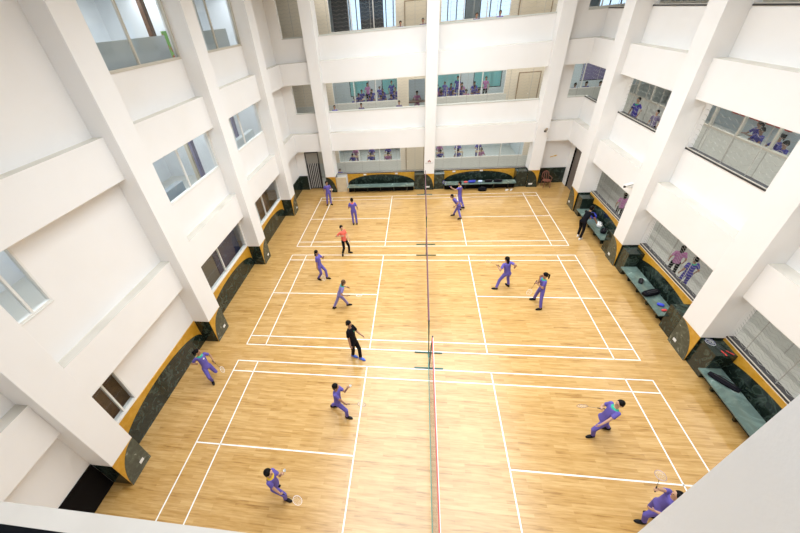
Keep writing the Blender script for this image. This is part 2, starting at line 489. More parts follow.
# benches
def bench(axis, a0, a1, f0, f1, label, legs):
    o = empty('stone_bench', ((f0 + f1) / 2, (a0 + a1) / 2, 0) if axis == 'y' else ((a0 + a1) / 2, (f0 + f1) / 2, 0), label=label, cat='bench', group='green marble benches along the walls')
    ox, oy = o.location.x, o.location.y
    def bx(x0, y0, z0, x1, y1, z1): return MB().box(x0 - ox, y0 - oy, z0, x1 - ox, y1 - oy, z1)
    (bx(f0, a0, .41, f1, a1, .45) if axis == 'y' else bx(a0, f0, .41, a1, f1, .45)).build('seat', M_bench, o, bevel=.006)
    (bx(f0 + .34, a0 + .02, 0, f1, a1 - .02, .41) if axis == 'y' else bx(a0 + .02, f0 + .34, 0, a1 - .02, f1, .41)).build('bench_base', M_black, o)
    n = legs
    for k in range(n):
        a = a0 + (a1 - a0) * (k + .5) / n
        g0, g1 = (f0 + .12, f1) if axis == 'y' else (f0 + .12, f1)
        g1 = f0 + .34
        if axis == 'y': pts = [(g0, .41), (g1, .41), (g1, 0), (g0 + .12, 0)]
        else: pts = [(g0, .41), (g1, .41), (g1, 0), (g0 + .12, 0)]
        if axis == 'y': MB().prism([(p[0] - ox, p[1]) for p in pts], 'y', a - .03 - oy, a + .03 - oy).build('bench_leg', M_marble, o)
        else: MB().prism([(p[0] - oy, p[1]) for p in pts], 'x', a - .03 - ox, a + .03 - ox).build('bench_leg', M_marble, o)


bench('y', -3.3, -.56, 7.82, 8.42, 'green marble bench at lower right, nearest one of the right wall', 3)
bench('y', 1.6, 4.42, 7.84, 8.42, 'green marble bench in the middle of the right wall with a black bag', 4)
bench('y', 6.46, 9.50, 7.86, 8.45, 'green marble bench the man in black leans over', 4)
bench('x', -5.0, -.64, 13.05, 13.58, 'empty green marble bench on the left of the back wall', 5)
bench('x', 1.29, 5.60, 13.05, 13.58, 'green marble bench on the right of the back wall with bags', 5)

# ------------------------------------------------------------------ windows
wn = [0]


def slide_window(y0, y1, z0, z1, mull, m, label, extra=None):
    wn[0] += 1
    o = empty(f'window_{wn[0]}', (XL - .06, (y0 + y1) / 2, z0), kind='structure', label=label, cat='window')
    oy = o.location.y; f = .045; h = z1 - z0
    mb = MB()
    a, b = y0 - oy, y1 - oy
    mb.box(-.05, a, 0, .06, b, f); mb.box(-.05, a, h - f, .06, b, h); mb.box(-.05, a, f, .06, a + f, h - f); mb.box(-.05, b - f, f, .06, b, h - f)
    mb.box(-.05, a, -.03, .075, b, 0)
    mb.build('window_frame', m, o)
    for y in mull: MB().box(-.03, y - oy - .025, f, .045, y - oy + .025, h - f).build('mullion', m, o)
    MB().box(-.004, a + f, f, .004, b - f, h - f).build('window_pane', M_glass, o)
    if extra: MB().box(-.02, a + f, h * extra, .02, b - f, h * extra + .02).build('glazing_bar', m, o)


for n, z in enumerate(lv):
    m = (M_walu, M_walu, M_alu)[n]
    slide_window(-4.2, -3.1, z + SILL, z + HD[z], [-3.56], m, f'narrow two-pane sliding window, {BN[n]} of the second bay of the left wall')
    slide_window(.88, 5.05, z + SILL, z + HD[z], [2.93], m, f'wide sliding window, {BN[n]} of the third bay of the left wall')
    slide_window(5.82, 10.12, z + SILL, z + HD[z], [7.91], m, f'wide sliding window, {BN[n]} of the fourth bay of the left wall')


def grille(axis, a0, a1, plane, z0, z1, step=.15, r=.0042, amp=.028, wl=.30, posts=5, parent=None, mat_=None):
    mb = MB(); nseg = max(8, int((a1 - a0) / wl * 8)); k = 1
    z = z0 + step * .7
    while z < z1 - .03:
        pts = []
        for i in range(nseg + 1):
            a = a0 + (a1 - a0) * i / nseg; zz = z + amp * math.sin(2 * PI * (a - a0) / wl)
            pts.append((plane, a, zz) if axis == 'y' else (a, plane, zz))
        mb.tube(pts, r, 4); z += step
    for i in range(posts):
        a = a0 + (a1 - a0) * (i + .5) / posts if posts > 1 else (a0 + a1) / 2
        if axis == 'y': mb.box(plane - .006, a - .008, z0, plane + .006, a + .008, z1)
        else: mb.box(a - .008, plane - .006, z0, a + .008, plane + .006, z1)
    return mb


def open_window(axis, a0, a1, plane, sgn, z0, z1, label, posts=4, step=.15, dark=True):
    """an opening with sill rails and a wavy wire grille; plane = inner hall face, sgn = outwards direction"""
    wn[0] += 1
    o = empty(f'window_{wn[0]}', kind='structure', label=label, cat='window')
    def bx(p0, p1, a, b, za, zb, nm, m):
        mb = MB(); P0, P1 = plane + sgn * p0, plane + sgn * p1
        mb.box(P0, a, za, P1, b, zb) if axis == 'y' else mb.box(a, P0, za, b, P1, zb)
        mb.build(nm, m, o)
    bx(-.02, .20, a0, a1, z0 - .03, z0 + .012, 'sill_plate', M_dalu if dark else M_panel)
    bx(.0, .018, a0, a1, z0 + .012, z0 + .035, 'sill_track', M_alu if dark else M_panel)
    gm = grille(axis, a0 + .01, a1 - .01, plane + sgn * .085, z0 + .02, z1, step, posts=posts)
    gm.build('window_grille', M_grille, o, label='wavy cream wire grille')
    return o


for n, z in enumerate(lv):
    for a, b, t in ((-4.2, .06, 'nearest visible bay'), (1.0, 5.05, 'middle bay'), (5.95, 10.1, 'far bay')):
        open_window('y', a, b, XR, 1, z + SILL, z + HD[z], f'grilled corridor opening, {BN[n]}, {t} of the right wall', 4, (.10, .15, .15)[n])
    for a, b, t in ((-5.78, 0, 'left'), (.62, 6.28, 'right')):
        open_window('x', a, b, YB, 1, z + (1.04 if n == 0 else 1.08), z + HD[z], f'long grilled opening, {BN[n]}, {t} half of the back wall', 5, (.13, .15, .17)[n], n == 0)
    if n:
        open_window('x', -7.84, -6.45, YB, 1, z + 1.08, z + HD[z], f'narrow grilled opening at the left end of the back wall, {BN[n]}', 1, .16, False)
        open_window('x', 7.70, XR, YB, 1, z + 1.08, z + HD[z], f'grilled corner opening at the right end of the back wall, {BN[n]}', 1, .16, False)
        open_window('y', 11.2, YB, XR, 1, z + 1.08, z + HD[z], f'grilled corner opening at the far end of the right wall, {BN[n]}', 2, .16, True)

# doors
d = empty('door_1', (XR + .06, 12.75, 0), kind='structure', label='dark brown door at the far end of the right wall', cat='door')
MB().box(0, -.60, .02, .045, .60, 2.40).build('door_leaf', mat('taupe_door', (.17, .14, .12), .5), d, bevel=.004)
f_ = MB().box(-.07, -.65, 0, .06, -.60, 2.45); f_.box(-.07, .60, 0, .06, .65, 2.45); f_.box(-.07, -.60, 2.40, .06, .60, 2.45)
f_.build('door_frame', M_black, d)
h_ = MB().tube([(-.02, -.5, 1.02), (-.05, -.5, 1.02), (-.05, -.38, 1.02)], .01, 8); h_.build('door_handle', M_walu, d)
# folding metal gate in the back-left doorway
g = empty('door_2', (-7.84, 14.06, 0), kind='structure', label='collapsible metal gate in the back left doorway', cat='gate')
mb = MB(); mb.box(0, 0, 0, .06, .06, 2.58); mb.box(.86, 0, 0, .92, .06, 2.58); mb.box(.06, 0, 2.5, .86, .05, 2.56); mb.box(.06, .0, .04, .86, .05, .09)
mb.build('gate_frame', M_dalu, g)
mb = MB()
for k in range(6): mb.box(.12 + k * .125, .015, .09, .145 + k * .125, .04, 1.80)
mb.build('gate_bars', M_walu, g, label='pale upright bars')
MB().box(.06, .044, .09, .86, .05, 1.8).build('gate_backing', M_dalu, g, label='dark sheet added behind the bars')  # solid dark backing added so the gaps between the bars look dark
MB().box(.06, .018, 1.8, .86, .034, 2.5).build('gate_panel', mat('grey_mesh_panel', (.30, .29, .26), .6), g, label='grey top panel')

# ------------------------------------------------------------------ corridors and rooms behind the openings
YI, XI = 16.1, 10.8
for n, z in enumerate(lv):
    if n:
        MB().box(-9.2, YB + .2, z - .3, 15.4, 21.9, z).build('floor', M_tile, kind='structure', label=f'slab of the {BN[n]} behind the back wall', cat='floor')
        MB().box(XR + .2, -8, z - .3, 15.4, YB + .2, z).build('floor', M_tile, kind='structure', label=f'slab of the {BN[n]} behind the right wall', cat='floor')
        MB().box(-12.6, -8, z - .3, XL - .2, YB + .2, z).build('floor', M_tile, kind='structure', label=f'slab of the {BN[n]} behind the left wall', cat='floor')
    else:
        MB().box(-9.2, YB + .2, 0, 15.4, 21.9, .012).build('floor', M_tile, kind='structure', label='tiled ground floor behind the back wall', cat='floor')
        MB().box(XR + .2, -8, 0, 15.4, YB + .2, .012).build('floor', M_tile, kind='structure', label='tiled ground floor behind the right wall', cat='floor')
zc = 3 * H - .3
MB().box(-9.2, YB + .2, zc, 15.4, 21.9, zc + .3).build('ceiling', M_slab, kind='structure', label='ceiling of the top floor behind the back wall', cat='ceiling')
MB().box(XR + .2, -8, zc, 15.4, YB + .2, zc + .3).build('ceiling', M_slab, kind='structure', label='ceiling of the top floor behind the right wall', cat='ceiling')
MB().box(-12.6, -8, zc, XL - .2, YB + .2, zc + .3).build('ceiling', M_slab, kind='structure', label='ceiling of the top floor behind the left wall', cat='ceiling')

# inner classroom wall of the back corridor
ZF = zc
WI = [(-6.0, -1.6, 1.07, 2.35), (.75, 6.5, 1.07, 2.35)]
WI2 = [(-5.84, -1.68, 1.07, 2.35), (-1.0, 0.0, .02, 2.2), (.74, 4.75, 1.07, 2.35)]
WI3 = [(-5.5, -1.66, 1.07, 2.75), (.80, 4.5, 1.07, 2.75)]
TI = [(7.6, 15.0, 1.07, 2.5)]
holes = [(a, b, c + z, d_ + z) for z, ws in zip(lv, (WI, WI2 + TI, WI3 + TI)) for a, b, c, d_ in ws]
wall_boxes(MB(), 'x', -9.2, 15.2, YI, YI + .15, 0, ZF, holes).build('wall_classrooms_back', M_cream, kind='structure', label='cream classroom wall behind the back corridor', cat='wall')
for n, (z, ws) in enumerate(zip(lv, (WI, WI2[:1] + WI2[2:] + TI, WI3 + TI))):
    for a, b, c, d_ in ws:
        wn[0] += 1
        o = empty(f'window_{wn[0]}', (0, YI + .05, z), kind='structure', label=f'classroom window behind the {BN[n]} back corridor, from {"left" if a < 0 else ("centre" if a < 5 else "right corner")}', cat='window')
        k = max(2, round((b - a) / 1.42)); fm = MB(); e = .035
        fm.box(a, -.04, c, b, .06, c + e); fm.box(a, -.04, d_ - e, b, .06, d_); fm.box(a, -.04, c + e, a + e, .06, d_ - e); fm.box(b - e, -.04, c + e, b, .06, d_ - e)
        fm.build('window_frame', M_walu, o)
        for i in range(1, k):
            x = a + (b - a) * i / k; MB().box(x - .025, -.03, c + e, x + .025, .04, d_ - e).build('mullion', M_walu, o)
        MB().box(a + e, -.003, c + e, b - e, .003, d_ - e).build('window_pane', M_glass, o)
    # grey panels under the windows
    mb = MB()
    for a, b in ((-9.0, -1.6 if n != 1 else -1.68), (.5, 15.0 if n == 0 else 4.9), (7.0, 15.0)):
        if n == 0 and a == 7.0: continue
        mb.box(a, YI - .02, z + .012, b, YI, z + 1.06)
    mb.build('wall_panelling', M_panel, kind='structure', label=f'grey panelling under the classroom windows of the {BN[n]} at the back', cat='wall panelling')
# doors in that wall
for i, (x0, x1, z, hgt, t, nl) in enumerate(((-1.25, .02, 0, 2.3, 'beige classroom door on the ground floor behind the back left opening', 1),
                                             (5.45, 6.7, H, 2.15, 'beige double door on the middle floor behind the back right opening', 2),
                                             (-1.2, 0.05, 2 * H, 2.2, 'beige classroom door on the top floor behind the back left opening', 1),
                                             (4.9, 6.6, 2 * H, 2.2, 'beige double door on the top floor behind the back right opening', 2))):
    o = empty(f'door_{i + 3}', ((x0 + x1) / 2, YI - .03, z), kind='structure', label=t, cat='door'); hw = (x1 - x0) / 2
    fm = MB().box(-hw, -.02, .01, -hw + .05, .03, hgt); fm.box(hw - .05, -.02, .01, hw, .03, hgt); fm.box(-hw + .05, -.02, hgt - .05, hw - .05, .03, hgt)
    fm.build('door_frame', mat('tan_door_frame', (.30, .22, .14), .5), o)
    for k in range(nl):
        a = -hw + .05 + k * (2 * hw - .1) / nl; MB().box(a + .003, -.01, .012, a + (2 * hw - .1) / nl - .003, .02, hgt - .05).build('door_leaf', M_creamdoor, o)
    MB().ball((-hw + .14 if nl == 1 else 0.05, -.04, 1.0), .025).build('door_knob', M_walu, o, smooth=True)
# room shells behind
far = []
for n, z in enumerate(lv):
    wz = (1.0, .5, .75)[n]; wt = (2.3, 2.5, 3.1)[n]
    for a, b in ((-5.7, -4.2), (-3.2, -1.6), (.9, 2.7), (3.6, 5.6), (8, 10), (11, 13)): far.append((a, b, z + wz, z + wt))
wall_boxes(MB(), 'x', -9.2, 15.4, 21.5, 21.7, 0, zc, far).build('wall_far', M_roomgrey, kind='structure', label='far classroom wall with windows to the outside', cat='wall')
MB().box(-9.4, YB + .2, 0, -9.2, 21.7, zc).build('wall_far_left', M_roomwhite, kind='structure', label='end wall of the back corridor on the left', cat='wall')
MB().box(15.4, -8, 0, 15.6, 21.7, zc).build('wall_far_right', M_roomgrey, kind='structure', label='outer wall of the rooms on the right', cat='wall')
mb = MB()
for n, z in enumerate(lv):
    for x in (-1.45, .35, 7.0): mb.box(x - .07, YI + .15, z + .012, x + .07, 21.5, z + 3.54)
mb.build('wall_partition', M_roomgrey, kind='structure', label='partition walls between the classrooms', cat='wall')
for n, z in enumerate(lv):
    for i, (a, b, za, zb) in enumerate(far[n * 6:n * 6 + 6]):
        wn[0] += 1
        o = empty(f'window_{wn[0]}', (a, 21.55, za), kind='structure', label=f'bright outside window of a {BN[n]} classroom, number {i + 1} from the left', cat='window')
        w_, h_ = b - a, zb - za; fm = MB(); e = .06
        fm.box(0, 0, 0, w_, .08, e); fm.box(0, 0, h_ - e, w_, .08, h_)
        for k in range(4): x = (w_ - e) * k / 3; fm.box(x, 0, e, x + e, .08, h_ - e)
        fm.build('window_frame', M_dalu, o)
        if n == 1 and i > 3: MB().box(e, -.03, e, w_ - e, -.025, h_ - e).build('curtain', mat('mauve_curtain', (.22, .18, .30), .8), o, label='mauve curtain')
        elif n == 1: MB().box(e, -.03, e, w_ - e, -.025, h_ - e).build('curtain', M_teal, o, label='teal curtain lit from outside')
        elif n == 0: MB().box(e, -.03, e, w_ - e, -.025, h_ - e).build('curtain', M_sky, o, label='pale blind lit from outside')
    MB().box(-7, 21.38, z + .2, -1.5, 21.42, z + .9).build('notice_board', mat('pinboard', (.35, .30, .22), .8), label=f'low brown board on the far wall of the {BN[n]} classroom', cat='board') if n == 0 else None
# dark blinds in the top-floor classroom
MB().box(-5.6, 17.6, 2 * H + .02, -4.6, 17.66, 2 * H + 3.3).build('folding_screen', M_dark, label='dark screen in the top-floor classroom at back left', cat='screen')
MB().box(-3.9, 17.6, 2 * H + .02, -2.5, 17.66, 2 * H + 3.3).build('folding_screen', M_dark, label='dark screen in the middle of the top-floor back classroom', cat='screen')

# right corridor inner wall
RI = []
for n, z in enumerate(lv):
    top = 2.5
    if n == 0: continue
    RI += [(-4, 15.9, z + 1.07, z + top)]
wall_boxes(MB(), 'y', -8, YI, XI, XI + .12, 0, zc, RI).build('wall_classrooms_right', M_panel, kind='structure', label='grey classroom wall behind the right corridor', cat='wall')
for n in (1, 2):
    z = lv[n]; wn[0] += 1
    o = empty(f'window_{wn[0]}', (XI + .03, 0, z), kind='structure', label=f'long row of classroom windows behind the {BN[n]} right corridor', cat='window')
    fm = MB(); fm.box(-.05, -4, 1.05, .08, 15.9, 1.11); fm.box(-.05, -4, 2.45, .08, 15.9, 2.5); fm.build('window_frame', M_alu, o)
    for k in range(14):
        y = -4 + 1.45 * k; MB().box(-.04, y, 1.11, .06, y + .05, 2.45).build('mullion', M_alu, o)
    MB().box(0, -4, 1.11, .006, 15.9, 2.45).build('window_pane', M_glass, o)
    for k in range(9):
        pass
# seams of the panels
mb = MB()
for n, z in enumerate(lv):
    for k in range(14): y = -4 + 1.45 * k; mb.box(XI - .012, y, z + .02, XI, y + .03, z + (1.05 if n else 2.9))
mb.build('trim_2', mat('grey_seam', (.44, .43, .40), .6), kind='structure', label='upright seams of the right corridor wall panels', cat='trim')
mb = MB().box(XI - .35, -7, .012, XI, 15.8, .16)
mb.build('trim_3', M_tile, kind='structure', label='pale step along the foot of the ground-floor right corridor wall', cat='trim')
# classroom interiors behind the right corridor
MB().box(13.9, -7, H, 14.0, 15.9, H + 3.4).build('wall_room_right', M_roomgrey, kind='structure', label='blue grey back wall of the middle-floor right classrooms', cat='wall')
# red framed display board behind the second bay
o = empty('display_board', (13.86, 9.3, H + .75), label='display board with a thick red frame in the middle-floor right classroom', cat='board')
MB().box(0, -1.5, 0, .03, 1.5, 1.1).build('board_face', M_dark, o)
fm = MB().box(-.03, -1.6, -.1, .03, 1.6, 0); fm.box(-.03, -1.6, 1.1, .03, 1.6, 1.2); fm.box(-.03, -1.6, 0, .03, -1.5, 1.1); fm.box(-.03, 1.5, 0, .03, 1.6, 1.1)
fm.build('board_frame', M_red, o)

# left rooms
mb = MB().box(-12.8, -8, 0, -12.6, YB + .2, zc)
mb.build('wall_room_left', M_roomwhite, kind='structure', label='pale back wall of the rooms behind the left wall', cat='wall')
mb = MB()
for z in lv:
    for y in (-7.9, .3, 7.3, 14.1): mb.box(-12.6, y, z, XL - .2, y + .12, z + 3.54)
mb.build('wall_partition', M_roomwhite, kind='structure', label='partition walls between the rooms behind the left wall', cat='wall')
for n in (1, 2):
    z = lv[n]
    for y, t in ((6.0 if n == 2 else 5.5, 'third'), (9.4, 'fourth')):
        MB().box(-10.0, y, z, -9.85, y + .22, z + 3.5).build('door_post', M_brown if n == 2 else M_creamdoor, label=f'upright post inside the {BN[n]} room of the {t} left bay', cat='post')
        if n == 1: MB().box(-9.6, y - .25, z, -9.5, y - .02, z + 2.6).build('curtain', mat('purple_grey_curtain', (.20, .19, .30), .8), label=f'purple grey curtain inside the middle-floor room of the {t} left bay', cat='curtain')
    MB().box(-9.2, .95, z + .0, -8.95, 5.3 if n == 2 else 3.2, z + (1.35 if n == 1 else 1.83)).build('low_cabinet', mat('pale_cabinet', (.66, .72, .74), .5) if n == 2 else mat('blue_grey_cabinet', (.30, .34, .38), .5), label=f'low cabinet behind the {BN[n]} window of the third left bay', cat='cabinet', bevel=.01)
    MB().box(-9.2, 7.5, z + .0, -8.95, 10.0, z + (1.35 if n == 1 else 1.83)).build('low_cabinet', mat('pale_cabinet', (.50, .54, .56), .5), label=f'low cabinet behind the {BN[n]} window of the fourth left bay', cat='cabinet', bevel=.01)
MB().box(-9.8, 6.45, 2 * H + 1.0, -9.75, 6.85, 2 * H + 1.95).build('poster', mat('green_red_poster', (.25, .55, .12), .6, noise=(3, (.6, .1, .08), .5, .55)), label='green and red poster seen through the top-floor left window', cat='poster')
lm = empty('ceiling_lamp', (-10.4, 6.7, 3 * H - .42), label='round white ceiling lamp in the top-floor room of the third left bay', cat='lamp')
MB().tube([(0, 0, 0), (0, 0, .1)], .22, 24).build('lamp_shade', mat('lamp_glow', (.9, .9, .9), emit=((1, 1, 1), 6)), lm)
# ground floor: blinds and curtains behind the glass
MB().box(-8.98, -4.9, .02, -8.92, .2, 2.9).build('curtain', M_brown, label='dark brown blind behind the ground-floor window of the second left bay', cat='curtain')
MB().box(-8.98, .5, .02, -8.92, 3.0, 2.9).build('curtain', M_taupe, label='taupe blind behind the near half of the ground-floor window, third left bay', cat='curtain')
MB().box(-8.98, 3.02, .02, -8.90, 5.1, 2.9).build('curtain', M_navy, label='navy curtain behind the far half of the ground-floor window, third left bay', cat='curtain')
MB().box(-8.98, 5.6, .02, -8.92, 9.2, 2.9).build('curtain', M_brown, label='brown blind behind the ground-floor window of the fourth left bay', cat='curtain')
MB().box(-9.5, 9.25, .02, -9.4, 10.3, 2.9).build('curtain', M_taupe, label='taupe curtain at the far end of the fourth left bay', cat='curtain')

# ------------------------------------------------------------------ nets
M_netgrey = mat('dark_net_cord', (.035, .02, .035), .7)
M_post = mat('green_post_paint', (.02, .10, .075), .4)
M_tape_r = mat('red_net_tape', (.50, .07, .05), .6)
M_tape_w = mat('white_net_tape', (.72, .70, .70), .6)
M_cord_g = mat('green_net_cord', (.12, .34, .27), .6)


def net_set(y0, y1, label, near, xt, xb):
    """the net leans a little: its top cord hangs at xt, its bottom cord at xb"""
    o = empty('badminton_net', (.05, (y0 + y1) / 2, 0), label=label, cat='net', group='badminton nets')
    oy = o.location.y; xt -= .05; xb -= .05
    def X(z): return xb + (xt - xb) * (z - .79) / .76
    for y in (y0, y1):
        p = MB().tube([(0, y - oy, .03), (xt, y - oy, 1.56)], .018, 10).build('net_post', M_post, o, smooth=False)
        f = MB().box(-.48, y - oy - .02, 0, .46, y - oy + .02, .035); f.box(-.03, y - oy - .2 if y == y0 else y - oy, 0, .03, y - oy if y == y0 else y - oy + .2, .03)
        f.build('post_foot', M_post, p, bevel=.004)
        MB().tube([(xt, y - oy, 1.56), (xt, y - oy, 1.58)], .024, 10).build('post_cap', M_dalu, p)
    a, b = y0 - oy + .03, y1 - oy - .03
    nm = MB(); t = .0011 if near else .003
    y = a
    while y < b: nm.tube([(X(.80), y, .80), (X(1.50), y, 1.50)], t, 4); y += .05
    z = .80
    while z < 1.49: nm.box(X(z) - t, a, z - t, X(z) + t, b, z + t); z += .05
    nm.build('net_mesh', M_netgrey, o)
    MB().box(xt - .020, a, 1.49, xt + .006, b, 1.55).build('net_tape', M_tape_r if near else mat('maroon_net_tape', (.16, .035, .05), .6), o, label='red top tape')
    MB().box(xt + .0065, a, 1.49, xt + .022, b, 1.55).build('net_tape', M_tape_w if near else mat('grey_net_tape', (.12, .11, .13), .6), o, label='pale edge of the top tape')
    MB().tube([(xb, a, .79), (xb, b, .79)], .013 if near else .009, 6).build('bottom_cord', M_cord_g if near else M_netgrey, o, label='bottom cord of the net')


net_set(-6.75, -.71, 'badminton net of the nearest court with red tape and green bottom cord', True, .12, .008)
net_set(-.06, 5.86, 'dark badminton net of the middle court', False, .03, .03)
net_set(6.82, 12.66, 'dark badminton net of the farthest court', False, .05, .05)

# ------------------------------------------------------------------ people
M_skin = mat('brown_skin', (.36, .19, .115), .55)
M_skin2 = mat('light_brown_skin', (.50, .29, .19), .55)
M_hair = mat('black_hair', (.005, .004, .004), .6, spec=.12)
M_hairb = mat('dark_brown_hair', (.10, .055, .03), .5, spec=.12)
M_purple = mat('purple_uniform', (.135, .108, .41), .75, noise=(5, (.11, .088, .35), .4, .7), spec=.2)
M_purple_l = mat('pale_purple_uniform', (.22, .195, .46), .75, spec=.2)
M_purple_d = mat('dark_blue_uniform', (.07, .06, .30), .75, spec=.2)
M_pink = mat('pink_striped_shirt', (.42, .16, .34), .75)
M_redshirt = mat('coral_red_shirt', (.72, .12, .08), .75)
M_blk = mat('black_cloth', (.005, .005, .008), .8, spec=.12)
M_green = mat('green_collar', (.02, .36, .22), .7)
M_yellow = mat('yellow_collar', (.75, .50, .04), .7)
M_shoe = mat('black_shoe', (.012, .012, .014), .4, spec=.12)
M_shoeblue = mat('blue_shoe', (.06, .13, .55), .5)
M_shoewhite = mat('white_shoe', (.75, .75, .74), .5)
M_lip = mat('lip', (.32, .08, .07), .5)
M_eye = mat('eye_dark', (.02, .015, .012), .3)
V = Vector


def ik(a, b, l1, l2, hint):
    d = b - a; D = d.length
    if D > (l1 + l2) * .999: b = a + d * ((l1 + l2) * .999 / D); d = b - a; D = d.length
    if D < abs(l1 - l2) + .01: D = abs(l1 - l2) + .01
    u = d.normalized(); x = (l1 * l1 - l2 * l2 + D * D) / (2 * D); h = math.sqrt(max(0, l1 * l1 - x * x))
    n = hint - u * hint.dot(u)
    n = n.normalized() if n.length > 1e-4 else V((0, 0, 1))
    return a + u * x + n * h, b


def hand(mb, wrist, d, n, s, curl=.5, side=1):
    """palm, four unequal fingers with bends and a thumb; d = forward, n = palm normal"""
    d = d.normalized(); n = (n - d * n.dot(d)).normalized(); w = d.cross(n) * side
    L = .092 * s
    fr = (w, d, n)
    mb.ball(wrist + d * L * .5, .043 * s, L * .62, .018 * s, fr, 12, 8)
    for i, ln in enumerate((.068, .076, .071, .056)):
        b0 = wrist + d * L * (.92 - .03 * abs(i - 1)) + w * (.031 - .021 * i) * s
        d1 = (d * math.cos(curl) + n * math.sin(curl)).normalized(); p1 = b0 + d1 * ln * .5 * s
        c2 = curl * 2.2; d2 = (d * math.cos(c2) + n * math.sin(c2)).normalized(); p2 = p1 + d2 * ln * .5 * s
        mb.tube([b0 - d * .01, p1, p2], [.0098 * s, .0092 * s, .008 * s], 8); mb.ball(p2, .008 * s, nu=8, nv=6); mb.ball(p1, .0092 * s, nu=8, nv=6)
    t0 = wrist + d * L * .3 + w * .03 * s; t1 = t0 + (w * .8 + d * .5 + n * .4).normalized() * .036 * s; t2 = t1 + (d * .9 + n * .6 - w * .1).normalized() * .03 * s
    mb.tube([t0, t1, t2], [.013 * s, .011 * s, .0088 * s], 8); mb.ball(t2, .0088 * s, nu=8, nv=6); mb.ball(t1, .011 * s, nu=8, nv=6)


def person(sp):
    """sp: dictionary of world joints"""
    Hh = sp['H']; s = Hh / 1.66
    O = V(sp['at']); pel = V(sp['pelvis']) - O; hd = V(sp['head']) - O
    ang = math.radians(sp['face']); f = V((math.cos(ang), math.sin(ang), 0))
    up = (hd - pel).normalized(); r0 = V((f.y, -f.x, 0))
    f1 = (f - up * f.dot(up)).normalized(); r1 = f1.cross(up)
    lng = .66 * s                                               # pelvis to head centre
    pel = hd - up * min(max((hd - pel).length, .60 * s), .70 * s)
    neck = hd - up * .165 * s
    g = math.radians(sp.get('gaze', sp['face'])); gz = sp.get('tilt', -.15)
    gv = V((math.cos(g), math.sin(g), gz)).normalized(); hu = (up * .5 + V((0, 0, 1)))
    hu = (hu - gv * hu.dot(gv)).normalized(); hr = gv.cross(hu)
    vox = sp.get('vox', .009)
    root_mats = [sp.get('skin', M_skin), M_eye, M_lip]
    b = MB()
    # torso under the clothes
    L = neck - pel
    sl = sp.get('slim', .87)
    tor = [(-.03, .135, .10), (.10, .135, .095), (.30, .115, .085), (.55, .125, .092), (.80, .140, .09), (.93, .125, .07), (1.0, .06, .05)]
    b.rings([(pel + L * t, r1, f1, a * s * sl, c * s * sl) for t, a, c in tor])
    b.capsule(neck - up * .03 * s, hd - up * .05 * s, .050 * s, .046 * s)
    # head
    fr = (hr, gv, hu); k = sp.get('headk', 1.0) * s
    b.ball(hd + hu * .02 * k, .076 * k, .094 * k, .098 * k, fr, 20, 14)
    b.ball(hd - hu * .045 * k + gv * .018 * k, .058 * k, .066 * k, .066 * k, fr, 16, 12)
    b.ball(hd - hu * .012 * k + gv * .094 * k, .013 * k, .016 * k, .022 * k, fr, 10, 8)     # nose
    for sd in (-1, 1):
        b.ball(hd + hr * sd * .077 * k - hu * .005 * k, .010 * k, .018 * k, .030 * k, fr, 10, 8)
        b.ball(hd + hr * sd * .030 * k + gv * .083 * k + hu * .012 * k, .015 * k, .010 * k, .009 * k, fr, 8, 6)
    b.ball(hd - hu * .055 * k + gv * .080 * k, .022 * k, .010 * k, .008 * k, fr, 8, 6)
    eyes = [hd + hr * sd * .031 * k + gv * .090 * k + hu * .012 * k for sd in (-1, 1)]; mouth = hd - hu * .055 * k + gv * .085 * k
    # arms
    shs = []; hands = []
    for i, sd in enumerate((-1, 1)):                          # -1 = left, 1 = right
        sh = neck - up * .045 * s + r1 * sd * .158 * s * (sl * .6 + .4)
        hs = sp['hands'][i]
        if hs is None: tgt = pel + r1 * sd * .24 * s + f * .08 * s - V((0, 0, .02)) * s
        else: tgt = V(hs) - O
        la, lb = .275 * s, .245 * s
        el, wr = ik(sh, tgt, la, lb, sp.get('elbow', [None, None])[i] and V(sp['elbow'][i]) or (r1 * sd * .5 - f1 * .7 - up * .5))
        b.capsule(sh, el, .045 * s, .037 * s); b.capsule(el, wr, .037 * s, .025 * s)
        dh = (wr - el).normalized(); nrm = (-r1 * sd)
        if sp.get('pose') == 'sit': nrm = V((0, 0, -1))
        hand(b, wr + dh * .005, dh, nrm, s, .9 if sp.get('grip', [0, 0])[i] else .35, sd)
        shs.append((sh, el, wr)); hands.append(wr + dh * .075 * s + nrm * .02 * s)
    # legs
    legs = []
    for i, sd in enumerate((-1, 1)):
        hp = pel + r0 * sd * .085 * s - up * .03 * s
        ft = V(sp['feet'][i][:3]) - O; la, lb = .39 * s, .38 * s
        ank = ft + V((0, 0, .085 * s))
        kn, an = ik(hp, ank, la, lb, f + r0 * sd * .15)
        b.capsule(hp, kn, .070 * s, .048 * s); b.capsule(kn, an, .046 * s, .034 * s)
        td = math.radians(sp['feet'][i][3] if len(sp['feet'][i]) > 3 else sp['face']); fd = V((math.cos(td), math.sin(td), 0))
        pit = sp.get('pitch', (0, 0))[i]; fd3 = (fd * math.cos(pit) - V((0, 0, 1)) * math.sin(pit))
        fup = (V((0, 0, 1)) * math.cos(pit) + fd * math.sin(pit)); fw = fd3.cross(fup)
        heel = an - fup * .05 * s
        b.ball(heel + fd3 * .05 * s, .030 * s, .10 * s, .028 * s, (fw, fd3, fup), 12, 8)
        legs.append((hp, kn, an, fd3, fup, fw))

    def col(c):
        for e in eyes:
            if (c - e).length < .013 * k: return 1
        return 2 if (c - mouth).length < .017 * k else 0
    me = voxel(b, 'person', root_mats, vox, 2, col)
    root = link_mesh('person', me); root.location = O
    tag(root, sp.get('label'), 'person', sp.get('group'))
    # shirt
    q = MB(); ex = .016 * s
